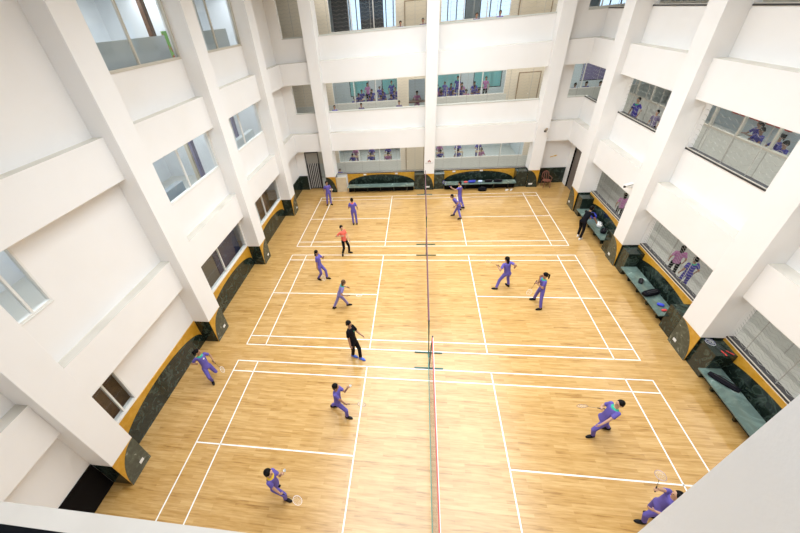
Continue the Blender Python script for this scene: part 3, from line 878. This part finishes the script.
    ts = [(-.10, .150, .115), (.02, .152, .115), (.25, .136, .105), (.55, .146, .112), (.80, .160, .108), (.92, .140, .088), (.995, .066, .058)]
    q.rings([(pel + L * t, r1, f1, a * s * sl + ex * .5, c * s * sl + ex * .4) for t, a, c in ts])
    for sh, el, wr in shs:
        e2 = sh.lerp(el, 1.0 if sp.get('long') else .68)
        q.capsule(sh, sh.lerp(el, .4), .054 * s, .054 * s, n=14); q.tube([sh.lerp(el, .3), e2], [.054 * s, .056 * s], 14)
        if sp.get('long'): q.capsule(e2, wr, .05 * s, .04 * s)
    cc = sp.get('collar'); logo = sp.get('logo'); chest = pel + L * .72 + f1 * .12 * s - r1 * .06 * s
    cm = cc if cc else sp['shirt']

    def scol(c):
        if cc and ((c - neck).length < .105 * s): return 1
        if logo and (c - chest).length < .04 * s: return 2
        return 0
    sm = voxel(q, 'shirt', [sp['shirt'], cm, logo or sp['shirt']], .013, 2, scol)
    link_mesh('shirt', sm, root)
    # trousers
    q = MB()
    q.rings([(pel + L * t, r1, f1, a * s * sl, c * s * sl) for t, a, c in ((-.20, .10, .09), (-.12, .150, .115), (0, .155, .118), (.10, .145, .108))])
    for hp, kn, an, *_ in legs:
        q.capsule(hp, kn, .084 * s, .062 * s, n=14); q.tube([kn, kn.lerp(an, .95)], [.062 * s, .054 * s], 14); q.ball(kn, .062 * s)
    tm = voxel(q, 'trousers', [sp.get('trousers', sp['shirt'])], .014, 2)
    link_mesh('trousers', tm, root)
    # hair
    hm = sp.get('hairm', M_hair); q = MB()
    q.ball(hd + hu * .038 * k - gv * .014 * k, .086 * k, .098 * k, .092 * k, fr, 20, 14)
    q.ball(hd - hu * .015 * k - gv * .040 * k, .080 * k, .066 * k, .085 * k, fr, 16, 12)
    st = sp.get('hair', 'short')
    if st == 'pony':
        p0 = hd + hu * .03 * k - gv * .11 * k; p1 = p0 - gv * .05 * k - hu * .05 * k; p2 = p1 - V((0, 0, .12)) * k; p3 = p2 - V((0, 0, .08)) * k
        q.tube([p0, p1, p2, p3], [.022 * k, .034 * k, .030 * k, .010 * k], 10); q.ball(p1, .034 * k); q.ball(p0, .026 * k)
    elif st == 'long':
        q.ball(hd - hu * .08 * k - gv * .055 * k, .075 * k, .045 * k, .13 * k, fr, 14, 10)
    link_mesh('hair', voxel(q, 'hair', [hm], .012, 1), root)
    # shoes
    for hp, kn, an, fd3, fup, fw in legs:
        q = MB(); c = an - fup * .045 * s
        q.ball(c + fd3 * .055 * s, .046 * s, .130 * s, .036 * s, (fw, fd3, fup), 16, 10)
        q.ball(c + fup * .015 * s - fd3 * .02 * s, .040 * s, .055 * s, .048 * s, (fw, fd3, fup), 14, 8)
        q.prism([(math.cos(t * PI / 10) * .046, math.sin(t * PI / 10) * .132) for t in range(20)], 'z', -1, -.999) if False else None
        q.rings([(c - fup * .040 * s + fd3 * .055 * s, fw, fd3, .046 * s, .134 * s), (c - fup * .012 * s + fd3 * .055 * s, fw, fd3, .046 * s, .132 * s)])
        link_mesh('shoe', voxel(q, 'shoe', [sp.get('shoe', M_shoe)], .009, 1), root)
    # hands in the world, for what they hold
    return root, [h + O for h in hands]


# ------------------------------------------------------------------ rackets and shuttlecocks
M_grip = mat('black_grip', (.015, .015, .018), .7)
M_shaft = mat('dark_shaft', (.05, .05, .06), .3)
M_string = mat('white_string', (.8, .8, .8), .5)
_rk = {}


def racket(at, d, label, frame=(.55, .58, .62), n=(0, 0, 1), grip=None, group='badminton rackets'):
    """at = middle of the grip, d = direction of the head, n = string plane normal"""
    key = (frame, grip)
    if key not in _rk:
        o = empty('badminton_racket'); fm = mat('racket_frame_%d' % len(_rk), frame, .3)
        MB().tube([(0, 0, -.09), (0, 0, .08), (0, 0, .10)], [.014, .0125, .008], 10).build('grip', mat('grip_col_%d' % len(_rk), grip, .7) if grip else M_grip, o)
        MB().tube([(0, 0, .10), (0, 0, .335)], .0038, 8).build('shaft', M_shaft, o)
        pts = [(.095 * math.sin(t * PI / 16), 0, .335 + .125 - .125 * math.cos(t * PI / 16)) for t in range(33)]
        MB().tube(pts, .0048, 6, cap=False).build('racket_frame', fm, o)
        sm = MB()
        for i in range(-6, 7):
            x = i * .0145; h = .125 * math.sqrt(max(0, 1 - (x / .095) ** 2)); sm.box(x - .0004, -.0004, .46 - h, x + .0004, .0004, .46 + h)
        for i in range(-8, 9):
            z = i * .0145; w_ = .095 * math.sqrt(max(0, 1 - (z / .125) ** 2)); sm.box(-w_, -.0004, .46 + z - .0004, w_, .0004, .46 + z + .0004)
        sm.build('strings', M_string, o); _rk[key] = o
    else: o = copy_tree(_rk[key])
    Z = V(d).normalized(); Y = V(n) - Z * V(n).dot(Z); Y.normalize(); X = Y.cross(Z)
    o.rotation_mode = 'QUATERNION'; o.rotation_quaternion = Matrix((X, Y, Z)).transposed().to_quaternion(); o.location = at
    tag(o, label, 'racket', group)
    return o


def shuttle(at, label):
    o = empty('shuttlecock', at, label=label, cat='shuttlecock')
    MB().ball((0, 0, 0), .013).build('cork', M_shoewhite, o, smooth=True)
    q = MB()
    for k in range(14):
        a = 2 * PI * k / 14; c_, s_ = math.cos(a), math.sin(a); e = .0045
        q.add([(c_ * .011 - s_ * .002, s_ * .011 + c_ * .002, .005), (c_ * .011 + s_ * .002, s_ * .011 - c_ * .002, .005), (c_ * .032 + s_ * .007, s_ * .032 - c_ * .007, .07), (c_ * .032 - s_ * .007, s_ * .032 + c_ * .007, .07),
               (c_ * .012 - s_ * .002, s_ * .012 + c_ * .002, .005), (c_ * .012 + s_ * .002, s_ * .012 - c_ * .002, .005), (c_ * .033 + s_ * .007, s_ * .033 - c_ * .007, .07), (c_ * .033 - s_ * .007, s_ * .033 + c_ * .007, .07)],
              [(0, 1, 2, 3), (7, 6, 5, 4), (0, 4, 5, 1), (1, 5, 6, 2), (2, 6, 7, 3), (3, 7, 4, 0)])
    q.build('feathers', M_string, o)


PURP = dict(shirt=M_purple, trousers=M_purple)


def mk(label, H_, at, pelvis, head, face, feet, hands=(None, None), **kw):
    sp = dict(PURP); sp.update(label=label, H=H_, at=(at[0], at[1], 0), pelvis=pelvis, head=head, face=face, feet=feet, hands=hands, group=None); sp.update(kw)
    return person(sp)


# far left, beside the gate
mk('student in purple uniform standing near the metal gate in the far left corner', 1.58, (-5.95, 11.55), (-5.93, 11.55, .84), (-5.92, 11.52, 1.46), -65,
   [(-5.84, 11.56, 0, -40), (-6.08, 11.50, 0, -90)], gaze=-50)
mk('student in purple uniform seen from behind, standing on the far left court', 1.62, (-3.9, 9.0), (-3.92, 9.0, .86), (-3.95, 9.0, 1.50), 95,
   [(-3.99, 8.95, 0), (-3.80, 8.98, 0)], ((-4.12, 9.2, .95), (-3.72, 9.18, .90)), gaze=110, collar=M_redshirt)
mk('coach in coral red shirt and black trousers with a hand on his chest', 1.64, (-3.95, 6.0), (-3.92, 6.0, .84), (-3.97, 6.02, 1.50), -35,
   [(-3.76, 6.10, 0, -10), (-4.07, 5.93, 0, -80)], ((-3.66, 5.98, .86), (-4.0, 5.86, 1.12)), shirt=M_redshirt, trousers=M_blk, gaze=-50, elbow=[None, (-.9, -.1, -.6)], skin=M_skin2)
r, hs = mk('girl with long black hair in purple uniform stepping right on the middle court', 1.62, (-4.65, 3.95), (-4.68, 3.95, .80), (-4.70, 3.97, 1.46), -5,
   [(-4.44, 4.0, 0, -10), (-4.84, 3.93, 0, -30)], ((-4.42, 4.02, 1.22), (-4.74, 3.80, .72)), hair='long', grip=[0, 1])
racket(hs[1], (.45, -.35, -.6), 'badminton racket hanging in the hand of the long-haired girl', (.8, .8, .8), (0, 1, 0))
r, hs = mk('brown-haired student in purple with green collar striding right on the middle court', 1.56, (-3.4, 2.1), (-3.40, 2.1, .76), (-3.17, 2.08, 1.36), 15,
   [(-3.72, 2.05, 0, 40), (-3.18, 2.25, 0, 10)], ((-3.14, 2.30, .95), (-3.10, 1.92, .82)), hairm=M_hairb, hair='long', shirt=M_purple_l, trousers=M_purple_l, collar=M_green, grip=[0, 1], pitch=(.5, 0))
racket(hs[1], (.95, -.05, .08), 'badminton racket held out by the striding brown-haired student', (.7, .7, .72), (0, .3, 1))
mk('coach in black shirt, black trousers and blue shoes at the middle of the hall', 1.78, (-2.46, -.42), (-2.46, -.44, .92), (-2.52, -.38, 1.66), -20,
   [(-2.28, -.44, 0, -25), (-2.56, -.34, 0, -20)], ((-2.12, -.44, 1.20), (-2.50, -.66, .76)), shirt=M_blk, trousers=M_blk, shoe=M_shoeblue, logo=M_green, gaze=-25, headk=.95)
r, hs = mk('student in purple with green collar running along the foot of the left wall', 1.55, (-7.25, -1.58), (-7.22, -1.60, .72), (-7.30, -1.54, 1.38), -40,
   [(-7.34, -1.34, .22, -20), (-7.20, -1.70, 0, -50)], ((-6.98, -1.46, .88), (-7.34, -1.80, 1.10)), hair='pony', collar=M_green, logo=M_shoewhite, gaze=10, pitch=(1.1, 0), grip=[1, 0])
racket(hs[0], (.25, .1, -.9), 'badminton racket held low by the running student near the left wall', (.85, .85, .85), (1, .3, 0))
r, hs = mk('student in purple lunging right on the left half of the nearest court', 1.58, (-2.65, -2.48), (-2.60, -2.52, .72), (-2.56, -2.53, 1.40), -8,
   [(-2.90, -2.30, 0, 5), (-2.38, -2.62, 0, -10)], ((-2.26, -2.42, 1.22), (-2.28, -2.62, .62)), gaze=5, tilt=.0, grip=[1, 1], elbow=[(0, 0, -1), None])
tag(r, 'student in purple lunging right, just left of the nearest short service line')
shuttle((-2.17, -2.42, 1.27), 'shuttlecock held up by the student lunging right')
racket(hs[1], (.75, .25, -.35), 'badminton racket held low by the student lunging right', (.1, .1, .1), (0, .2, 1))
r, hs = mk('student in purple with yellow collar crouching to serve at lower left', 1.55, (-3.72, -4.83), (-3.70, -4.85, .74), (-3.66, -4.86, 1.41), 0,
   [(-3.96, -4.66, 0, 20), (-3.56, -4.90, 0, -10)], ((-3.42, -4.76, 1.20), (-3.48, -5.02, .62)), collar=M_yellow, gaze=5, tilt=.1, grip=[1, 1], skin=M_skin2, elbow=[(0, 0, -1), None], headk=1.08)
shuttle((-3.34, -4.74, 1.26), 'shuttlecock held up by the student with yellow collar')
racket(hs[1], (.62, -.02, -.55), 'pale badminton racket held low by the student with yellow collar', (.8, .8, .85), (.3, 0, 1))
r, hs = mk('student in purple with green collar leaning back while receiving on the right court', 1.60, (4.5, -2.55), (4.42, -2.57, .76), (4.58, -2.55, 1.42), 190,
   [(4.32, -2.66, 0, 190), (4.80, -2.42, 0, 170)], ((4.22, -2.80, .82), (4.28, -2.48, 1.12)), collar=M_green, gaze=185, tilt=.1, skin=M_skin2, grip=[0, 1], elbow=[(.6, -.5, -.6), None])
racket(hs[1], (-.95, 0, .12), 'dark badminton racket held forward by the student leaning back', (.25, .12, .10), (0, 1, .15))
r, hs = mk('student in purple reaching a racket high at the bottom right beside the big pillar', 1.58, (4.72, -4.52), (4.74, -4.50, .80), (4.80, -4.53, 1.42), 170,
   [(4.66, -4.58, 0, 175), (4.92, -4.44, 0, 150)], ((4.48, -4.70, 1.0), (4.42, -4.48, 1.52)), gaze=165, tilt=.2, grip=[0, 1], skin=M_skin2, elbow=[None, (-.2, 0, -1)])
racket(hs[1], (-.12, .12, .9), 'badminton racket raised upright beside the big pillar at lower right', (.55, .45, .60), (-.6, -.5, 0))
r, hs = mk('student in purple bending forward near the far bench on the right court', 1.60, (1.75, 9.6), (1.79, 9.60, .79), (1.43, 9.53, 1.32), 195,
   [(1.62, 9.80, 0, 185), (1.97, 9.28, 0, 200)], ((1.62, 9.40, .80), (1.92, 9.62, .84)))
r, hs = mk('student in purple with yellow back collar holding out a racket before the back bench', 1.62, (2.0, 10.7), (1.98, 10.72, .86), (1.94, 10.74, 1.52), 165,
   [(2.05, 10.42, 0, 170), (2.26, 10.50, 0, 150)], ((1.50, 10.55, 1.34), (2.1, 10.85, .85)), collar=M_yellow, grip=[1, 0])
racket(hs[0], (-.75, .0, .62), 'blue badminton racket held out in front of the back right bench', (.05, .05, .55), (0, 1, .2), grip=(.03, .03, .3))
r, hs = mk('girl with long hair in purple swinging left on the middle right court', 1.62, (3.1, 3.5), (3.20, 3.48, .80), (3.09, 3.50, 1.46), 105,
   [(2.86, 3.42, 0, 175), (3.38, 3.62, 0, 120)], ((2.82, 3.54, 1.06), (3.44, 3.46, 1.12)), hair='long', grip=[1, 0], gaze=140)
racket(hs[0], (-.75, 0, .35), 'badminton racket with yellowish head held out by the long-haired girl on the right', (.65, .62, .15), (0, 1, .2))
r, hs = mk('student with ponytail in purple and green collar standing with a hand at the mouth', 1.60, (4.24, 2.5), (4.24, 2.50, .84), (4.21, 2.50, 1.46), 185,
   [(4.27, 2.24, 0, 190), (4.18, 2.80, 0, 180)], ((4.00, 2.42, 1.12), (4.06, 2.50, 1.34)), hair='pony', collar=M_green, grip=[1, 0], elbow=[None, (0, 0, -1)])
racket(hs[0], (-.3, -.1, -.85), 'badminton racket pointing down beside the student with a hand at the mouth', (.75, .75, .78), (0, 1, 0))
mk('man in black with white shoes leaning over the farthest right bench', 1.72, (7.42, 7.4), (7.36, 7.44, .88), (7.66, 7.68, 1.42), 40,
   [(7.36, 7.52, 0, 60), (7.34, 7.20, 0, 40)], ((7.86, 7.90, .72), (8.00, 7.50, .74)), shirt=M_blk, trousers=M_blk, shoe=M_shoewhite)


# background people: a few built once, the rest copies
def proto(sit, shirt, hairm, hair, collar=None, trousers=None, face=-90, skin=M_skin):
    sp = dict(H=1.56, at=(0, 0, 0), face=-90, hair=hair, hairm=hairm, shirt=shirt, trousers=trousers or shirt, collar=collar, vox=.016, skin=skin)
    if sit:
        sp.update(pose='sit', pelvis=(0, 0, .52), head=(0, -.10, 1.14), feet=[(.10, -.42, 0), (-.10, -.38, 0)], hands=((.16, -.40, .80), (-.16, -.40, .80)), tilt=-.5)
    else:
        sp.update(pelvis=(0, 0, .82), head=(0, -.02, 1.43), feet=[(.10, .0, 0), (-.10, .03, 0)], hands=(None, None))
    o, _ = person(sp)
    return o


P_sit = [proto(1, M_purple_d, M_hair, 'short'), proto(1, M_purple_d, M_hair, 'pony'), proto(1, M_pink, M_hair, 'short'), proto(1, M_purple, M_hairb, 'long')]
P_std = [proto(0, M_purple, M_hair, 'short'), proto(0, M_pink, M_hair, 'long', trousers=M_blk), proto(0, M_purple_d, M_hair, 'short', M_green), proto(0, mat('grey_violet_shirt', (.16, .13, .22), .8), M_hair, 'short', trousers=M_blk)]
used = set()


def put(pr, loc, rz, label, group):
    if pr.name in used: o = copy_tree(pr)
    else: o = pr; used.add(pr.name)
    o.location = loc; o.rotation_euler = (0, 0, math.radians(rz)); o['label'] = label; o['category'] = 'person'
    if group: o['group'] = group
    return o


# children looking out over the sills
ST = 'people standing in the corridors behind the openings'
for i, (x, y, z, l, p) in enumerate(((-5.66, 14.42, -.27, 'dark-haired child at the left end of the ground-floor back opening', 0),
                                     (-5.48, 14.45, H - .02, 'child in blue at the left end of the middle-floor back left opening', 0),
                                     (-3.82, 14.45, H, 'child at the sill in the middle of the middle-floor back left opening', 3),
                                     (-1.53, 14.45, H, 'child at the sill near the right end of the middle-floor back left opening', 3),
                                     (-1.35, 14.45, 2 * H - .02, 'black-haired child at the top-floor back left sill', 3),
                                     (-.18, 14.45, 2 * H, 'child in grey at the right end of the top-floor back left sill', 3),
                                     (2.53, 14.45, 2 * H, 'child at the left of the top-floor back right sill', 3),
                                     (3.68, 14.45, 2 * H, 'child further right along the top-floor back right sill', 0))):
    put(P_std[p], (x, y, max(z, 0.012)), 0, l, ST).scale = (.9, .9, .9 if i else .80)
put(P_std[1], (9.6, 4.25, .012), 150, 'person in pink shirt and black trousers walking in the ground-floor right corridor', ST)
put(P_std[2], (9.6, 3.5, .012), 170, 'person in blue with green collar walking in the ground-floor right corridor', ST)
put(P_std[1], (9.6, 8.9, .012), 160, 'person in pink striped shirt in the far part of the ground-floor right corridor', ST)
put(P_std[2], (9.7, 10.85, H), -60, 'person in blue at the far end of the middle-floor right opening in the far bay', ST)
put(P_std[3], (9.7, 9.15, H), -60, 'person in dark grey at the near end of the middle-floor right opening, far bay', ST)

# desks
M_desk = mat('desk_top', (.38, .26, .15), .4)
dk = empty('school_desk')
MB().box(-.3, -.22, .70, .3, .22, .73).build('desktop', M_desk, dk, bevel=.004)
for sx in (-1, 1):
    for sy in (-1, 1): MB().tube([(sx * .26, sy * .18, 0), (sx * .26, sy * .18, .70)], .014, 8).build('desk_leg', M_dalu, dk)
ck = empty('school_stool')
MB().box(-.17, -.16, .36, .17, .16, .39).build('seat', M_desk, ck, bevel=.004)
for sx in (-1, 1):
    for sy in (-1, 1): MB().tube([(sx * .14, sy * .13, 0), (sx * .14, sy * .13, .36)], .012, 8).build('stool_leg', M_dalu, ck)
first = [True]
rows = ('front', 'second', 'third'); cols = ('leftmost', 'second from left', 'third from left', 'fourth from left')
for n, rm, xs, ys in ((0, 'left', (-5.2, -3.9, -2.6), (17.0, 18.6)), (0, 'right', (1.2, 2.5, 4.0), (17.0, 18.6)),
                      (1, 'left', (-4.6, -3.7, -2.9, -2.1), (16.95, 18.2, 19.45)), (1, 'right', (1.0, 1.8, 2.6, 3.4), (16.95, 18.2, 19.45))):
    for j, y in enumerate(ys):
        for i, x in enumerate(xs):
            x2 = x + random.uniform(-.1, .1); z = lv[n] + (.012 if n == 0 else 0)
            where = f'{rows[j]} row, {cols[i]}, {BN[n]} back {rm} classroom'
            pr = P_sit[(i + j * 2 + n) % (4 if n == 0 else 3)] if n == 0 else P_sit[(i + j) % 2 if random.random() < .85 else 2]
            put(pr, (x2, y + .42, z), random.uniform(-12, 12), 'seated student, ' + where, 'seated students in the back classrooms')
            if first[0]: d1, c1 = dk, ck; first[0] = False
            else: d1, c1 = copy_tree(dk), copy_tree(ck)
            d1.location = (x2, y - .34, z); c1.location = (x2, y + .44, z)
            tag(d1, 'brown school desk, ' + where, 'desk', 'school desks'); tag(c1, 'stool, ' + where, 'stool', 'school stools')
for n_, (x, y) in enumerate(((-3.3, 20.7), (-2.4, 20.8), (-4.2, 20.7), (1.5, 20.7), (2.4, 20.7), (4.2, 19.6))):
    put(P_std[(0, 2, 1, 0, 2, 1)[n_]], (x, y, H), random.uniform(-30, 30), f'person standing at the back of the middle-floor back {"left" if x < 0 else "right"} classroom, {("middle", "right", "left")[n_ % 3] if x < 0 else ("left", "middle", "right")[n_ % 3]} of three', 'standing people in the back classrooms')
# the office behind the middle-floor doorway and the corner rooms
tb = empty('office_table', (-.55, 17.35, H), label='brown office table behind the middle-floor doorway', cat='table')
MB().box(-.7, -.3, .68, .7, .3, .73).build('tabletop', M_brown, tb, bevel=.004); MB().box(-.66, -.26, 0, -.6, .26, .68).build('table_side', M_brown, tb); MB().box(.6, -.26, 0, .66, .26, .68).build('table_side', M_brown, tb)
put(P_sit[2], (-.5, 17.95, H), 0, 'woman in pink seated at the office table behind the middle-floor doorway', None)
s1 = copy_tree(ck); s1.location = (-.5, 17.97, H); tag(s1, 'stool behind the office table', 'stool', 'school stools')
for i, (x, y) in enumerate(((9.05, 17.0), (9.75, 17.2), (10.45, 17.0))):
    put(P_sit[i % 2], (x, y, H), 0, f'seated student in the right corner classroom, {cols[i]} of three', 'seated students in the corner classroom')
    s1 = copy_tree(ck); s1.location = (x, y + .02, H); tag(s1, f'stool in the right corner classroom, {cols[i]} of three', 'stool', 'school stools')
for i, (x, y) in enumerate(((11.6, 5.05), (11.95, 5.75), (11.95, 6.55), (12.4, 7.3))):
    put(P_sit[i % 2], (x, y, H), 270, f'seated student in the right classroom, {("nearest", "second nearest", "third", "farthest")[i]} of four', 'seated students in the right classroom')
    s1 = copy_tree(ck); s1.location = (x, y, H); tag(s1, f'stool of a student in the right classroom, {("nearest", "second nearest", "third", "farthest")[i]} of four', 'stool', 'school stools')

# ------------------------------------------------------------------ things lying about
# plastic chair
ch = empty('plastic_chair', (7.42, 13.35, 0), math.radians(8), label='brown plastic chair with a slotted back in the far right corner', cat='chair')
M_pl = mat('brown_plastic', (.23, .085, .055), .35)
q = MB().rings([(V((0, 0, .42)), V((1, 0, 0)), V((0, 1, 0)), .23, .22), (V((0, 0, .445)), V((1, 0, 0)), V((0, 1, 0)), .235, .225)]); q.build('seat', M_pl, ch)
q = MB()
for x in (-.2, -.07, .07, .2):
    q.tube([(x, .20, .44), (x * 1.02, .25, .65), (x * .8, .28, .84)], [.022, .02, .02], 8)
q.tube([(-.2, .25, .66), (-.17, .28, .82), (-.09, .29, .88), (0, .295, .90), (.09, .29, .88), (.17, .28, .82), (.2, .25, .66)], .026, 8)
q.build('backrest', M_pl, ch, smooth=True)
for sx in (-1, 1):
    for sy in (-1, 1): MB().tube([(sx * .17, sy * .16, .42), (sx * .21, sy * .2, 0)], [.026, .018], 8).build('leg', M_pl, ch)
    MB().tube([(sx * .21, .24, .64), (sx * .24, .05, .63), (sx * .24, -.14, .61), (sx * .2, -.18, .43)], .017, 8).build('armrest', M_pl, ch)


def camera_prop(loc, rz, label, m, flip=1):
    o = empty('security_camera', loc, math.radians(rz), label=label, cat='security camera')
    MB().box(-.14, -.05, -.05, .26, .05, .05).build('housing', m, o, bevel=.015)
    MB().box(-.16, -.06, .05, .30, .06, .06).build('sunshield', m, o)
    MB().tube([(.26, 0, 0), (.30, 0, 0)], .045, 16).build('lens', M_dalu, o)
    MB().tube([(0, 0, -.05), (-.02, 0, -.13), (-.24 * flip, .0, -.17)], .014, 8).build('bracket', m, o)


o = bpy.data.objects
camera_prop((8.03, 6.25, 3.16), -150, 'white security camera on the beam beside the third pillar of the right wall', M_walu)
MB().box(8.19, 6.22, 2.96, 8.22, 6.32, 3.06).build('junction_box', M_walu, label='small junction box under the white security camera', cat='junction box')
camera_prop((6.72, 13.22, 3.46), -120, 'brownish security camera on the right back pillar', mat('brown_camera', (.22, .16, .09), .5))
# yellow arrows sign, and the emblem on the centre pillar
sg = empty('wall_sign', (7.75, YB - .012, 1.68), label='small yellow double arrow sign on the white wall above the plastic chair', cat='sign')
q = MB().prism([(-.2, -.08), (.05, -.01), (.06, -.05), (.2, .05), (.03, .06), (.04, .03), (-.2, -.03)], 'y', -.004, .004); q.build('arrow', mat('yellow_sign', (.75, .50, .12), .5), sg)
em = empty('wall_emblem', (.30, 13.388, 1.82), label='small dark red house-shaped emblem with a line of lettering on the centre back pillar', cat='emblem')
MB().prism([(-.09, 0), (-.09, .06), (0, .15), (.09, .06), (.09, 0), (.04, 0), (.04, .05), (-.04, .05), (-.04, 0)], 'y', -.004, .004).build('emblem_mark', mat('maroon_mark', (.30, .06, .05), .5), em)
q = MB()
for k in range(9): q.box(-.24 + k * .055, -.003, -.07, -.205 + k * .055, .003, -.04)
q.build('emblem_lettering', mat('grey_lettering', (.35, .33, .32), .5), em)
# white fittings on the sill of the back openings
for x, t in ((-3.9, 'left part of the back left sill'), (-1.8, 'right part of the back left sill'), (.85, 'left end of the back right sill'), (1.9, 'left part of the back right sill'), (3.6, 'middle of the back right sill')):
    MB().box(x - .09, YB - .07, .905, x + .09, YB - .03, .985).build('sill_fitting', M_shoewhite, label='small white fitting below the ' + t, cat='fitting', group='white fittings below the back sills', bevel=.004)


def bag(loc, rz, L_, W_, Hh_, m, label, strap=True, name='sports_bag'):
    o = empty(name, loc, math.radians(rz), label=label, cat='bag')
    q = MB(); n = 7
    q.rings([(V((L_ * (t / (n - 1) - .5), 0, Hh_ * .5)), V((0, 1, 0)), V((0, 0, 1)), W_ * .5 * (1 - .35 * abs(2 * t / (n - 1) - 1) ** 3), Hh_ * .5 * (1 - .25 * abs(2 * t / (n - 1) - 1) ** 3)) for t in range(n)])
    q.build('bag_body', m, o, smooth=False, bevel=.01)
    if strap:
        q = MB().tube([(-L_ * .3, -W_ * .2, Hh_ * .9), (-L_ * .2, -W_ * .35, Hh_ * 1.3), (L_ * .1, -W_ * .45, Hh_ * 1.25), (L_ * .3, -W_ * .2, Hh_ * .9)], .012, 6); q.build('strap', M_grip, o)
        MB().box(-L_ * .35, -.008, Hh_ * .97, L_ * .35, .008, Hh_ * 1.02).build('zip', M_dalu, o)
    return o


M_bluebag = mat('blue_bag', (.03, .05, .50), .6); M_redthing = mat('red_pouch', (.6, .05, .05), .6)
bag((8.1, 2.72, .45), 20, .62, .28, .16, M_blk, 'black racket bag lying on the middle right bench')
bag((8.12, 3.45, .45), 60, .34, .16, .08, M_shoe, 'small black pouch further back on the middle right bench')
bag((8.14, 2.12, .45), -30, .20, .14, .08, M_bluebag, 'small blue pouch on the middle right bench', False)
bag((8.12, 1.85, .45), 10, .16, .10, .06, M_redthing, 'small red pouch on the near end of the middle right bench', False)
bag((8.16, -1.05, .45), 125, .72, .22, .10, M_blk, 'black racket bag lying on the nearest right bench')
bag((8.25, 7.72, .45), 70, .42, .26, .16, M_shoewhite, 'white bag on the bench in front of the man in black')
bag((8.22, 7.15, .45), 60, .42, .26, .14, M_blk, 'black bag with white marks at the near end of the farthest right bench')
bag((8.28, 8.55, .45), 90, .40, .26, .22, M_bluebag, 'blue bag beside the man in black on the farthest right bench')
bag((2.98, 13.3, .45), 5, .42, .22, .16, M_bluebag, 'bright blue bag on the back right bench')
bag((2.60, 13.3, .45), 0, .22, .16, .09, M_redthing, 'small red pouch on the back right bench', False)
bag((3.48, 13.3, .45), 0, .26, .18, .13, mat('pale_blue_bag', (.5, .6, .8), .6), 'pale blue bag in the middle of the back right bench', False)
bag((3.98, 13.3, .45), 0, .46, .22, .15, M_blk, 'black bag in the middle of the back right bench')
bag((4.55, 13.3, .45), 0, .50, .22, .15, M_blk, 'black bag towards the right end of the back right bench')
bag((3.62, 13.0, 0), 0, .50, .26, .24, M_blk, 'black bag on the floor under the back right bench')


def shoe_thing(loc, rz, m, label):
    o = empty('sneaker', loc, math.radians(rz), label=label, cat='shoe')
    q = MB().rings([(V((0, 0, 0)), V((1, 0, 0)), V((0, 1, 0)), .13, .045), (V((0, 0, .022)), V((1, 0, 0)), V((0, 1, 0)), .13, .046)]); q.build('sole', M_shoewhite, o)
    q = MB(); q.ball((.02, 0, .035), .115, .042, .036); q.ball((-.06, 0, .06), .055, .038, .045)
    link_mesh('upper', voxel(q, 'upper', [m], .008, 1), o)


shoe_thing((5.10, 12.98, 0), 30, M_shoewhite, 'white sneaker on the floor before the right end of the back bench')
shoe_thing((5.36, 13.0, 0), 60, M_shoewhite, 'white sneaker leaning towards the marble block by the back bench')
racket((8.44, -.44, 1.016), (-.60, .78, 0), 'racket with red grip and pale frame on the nearest marble block', (.7, .7, .72), (0, 0, 1), (.6, .04, .03))
racket((8.26, -.48, 1.030), (-.15, .85, 0), 'racket with red grip and dark blue frame on the nearest marble block', (.05, .06, .25), (0, 0, 1), (.6, .04, .03))
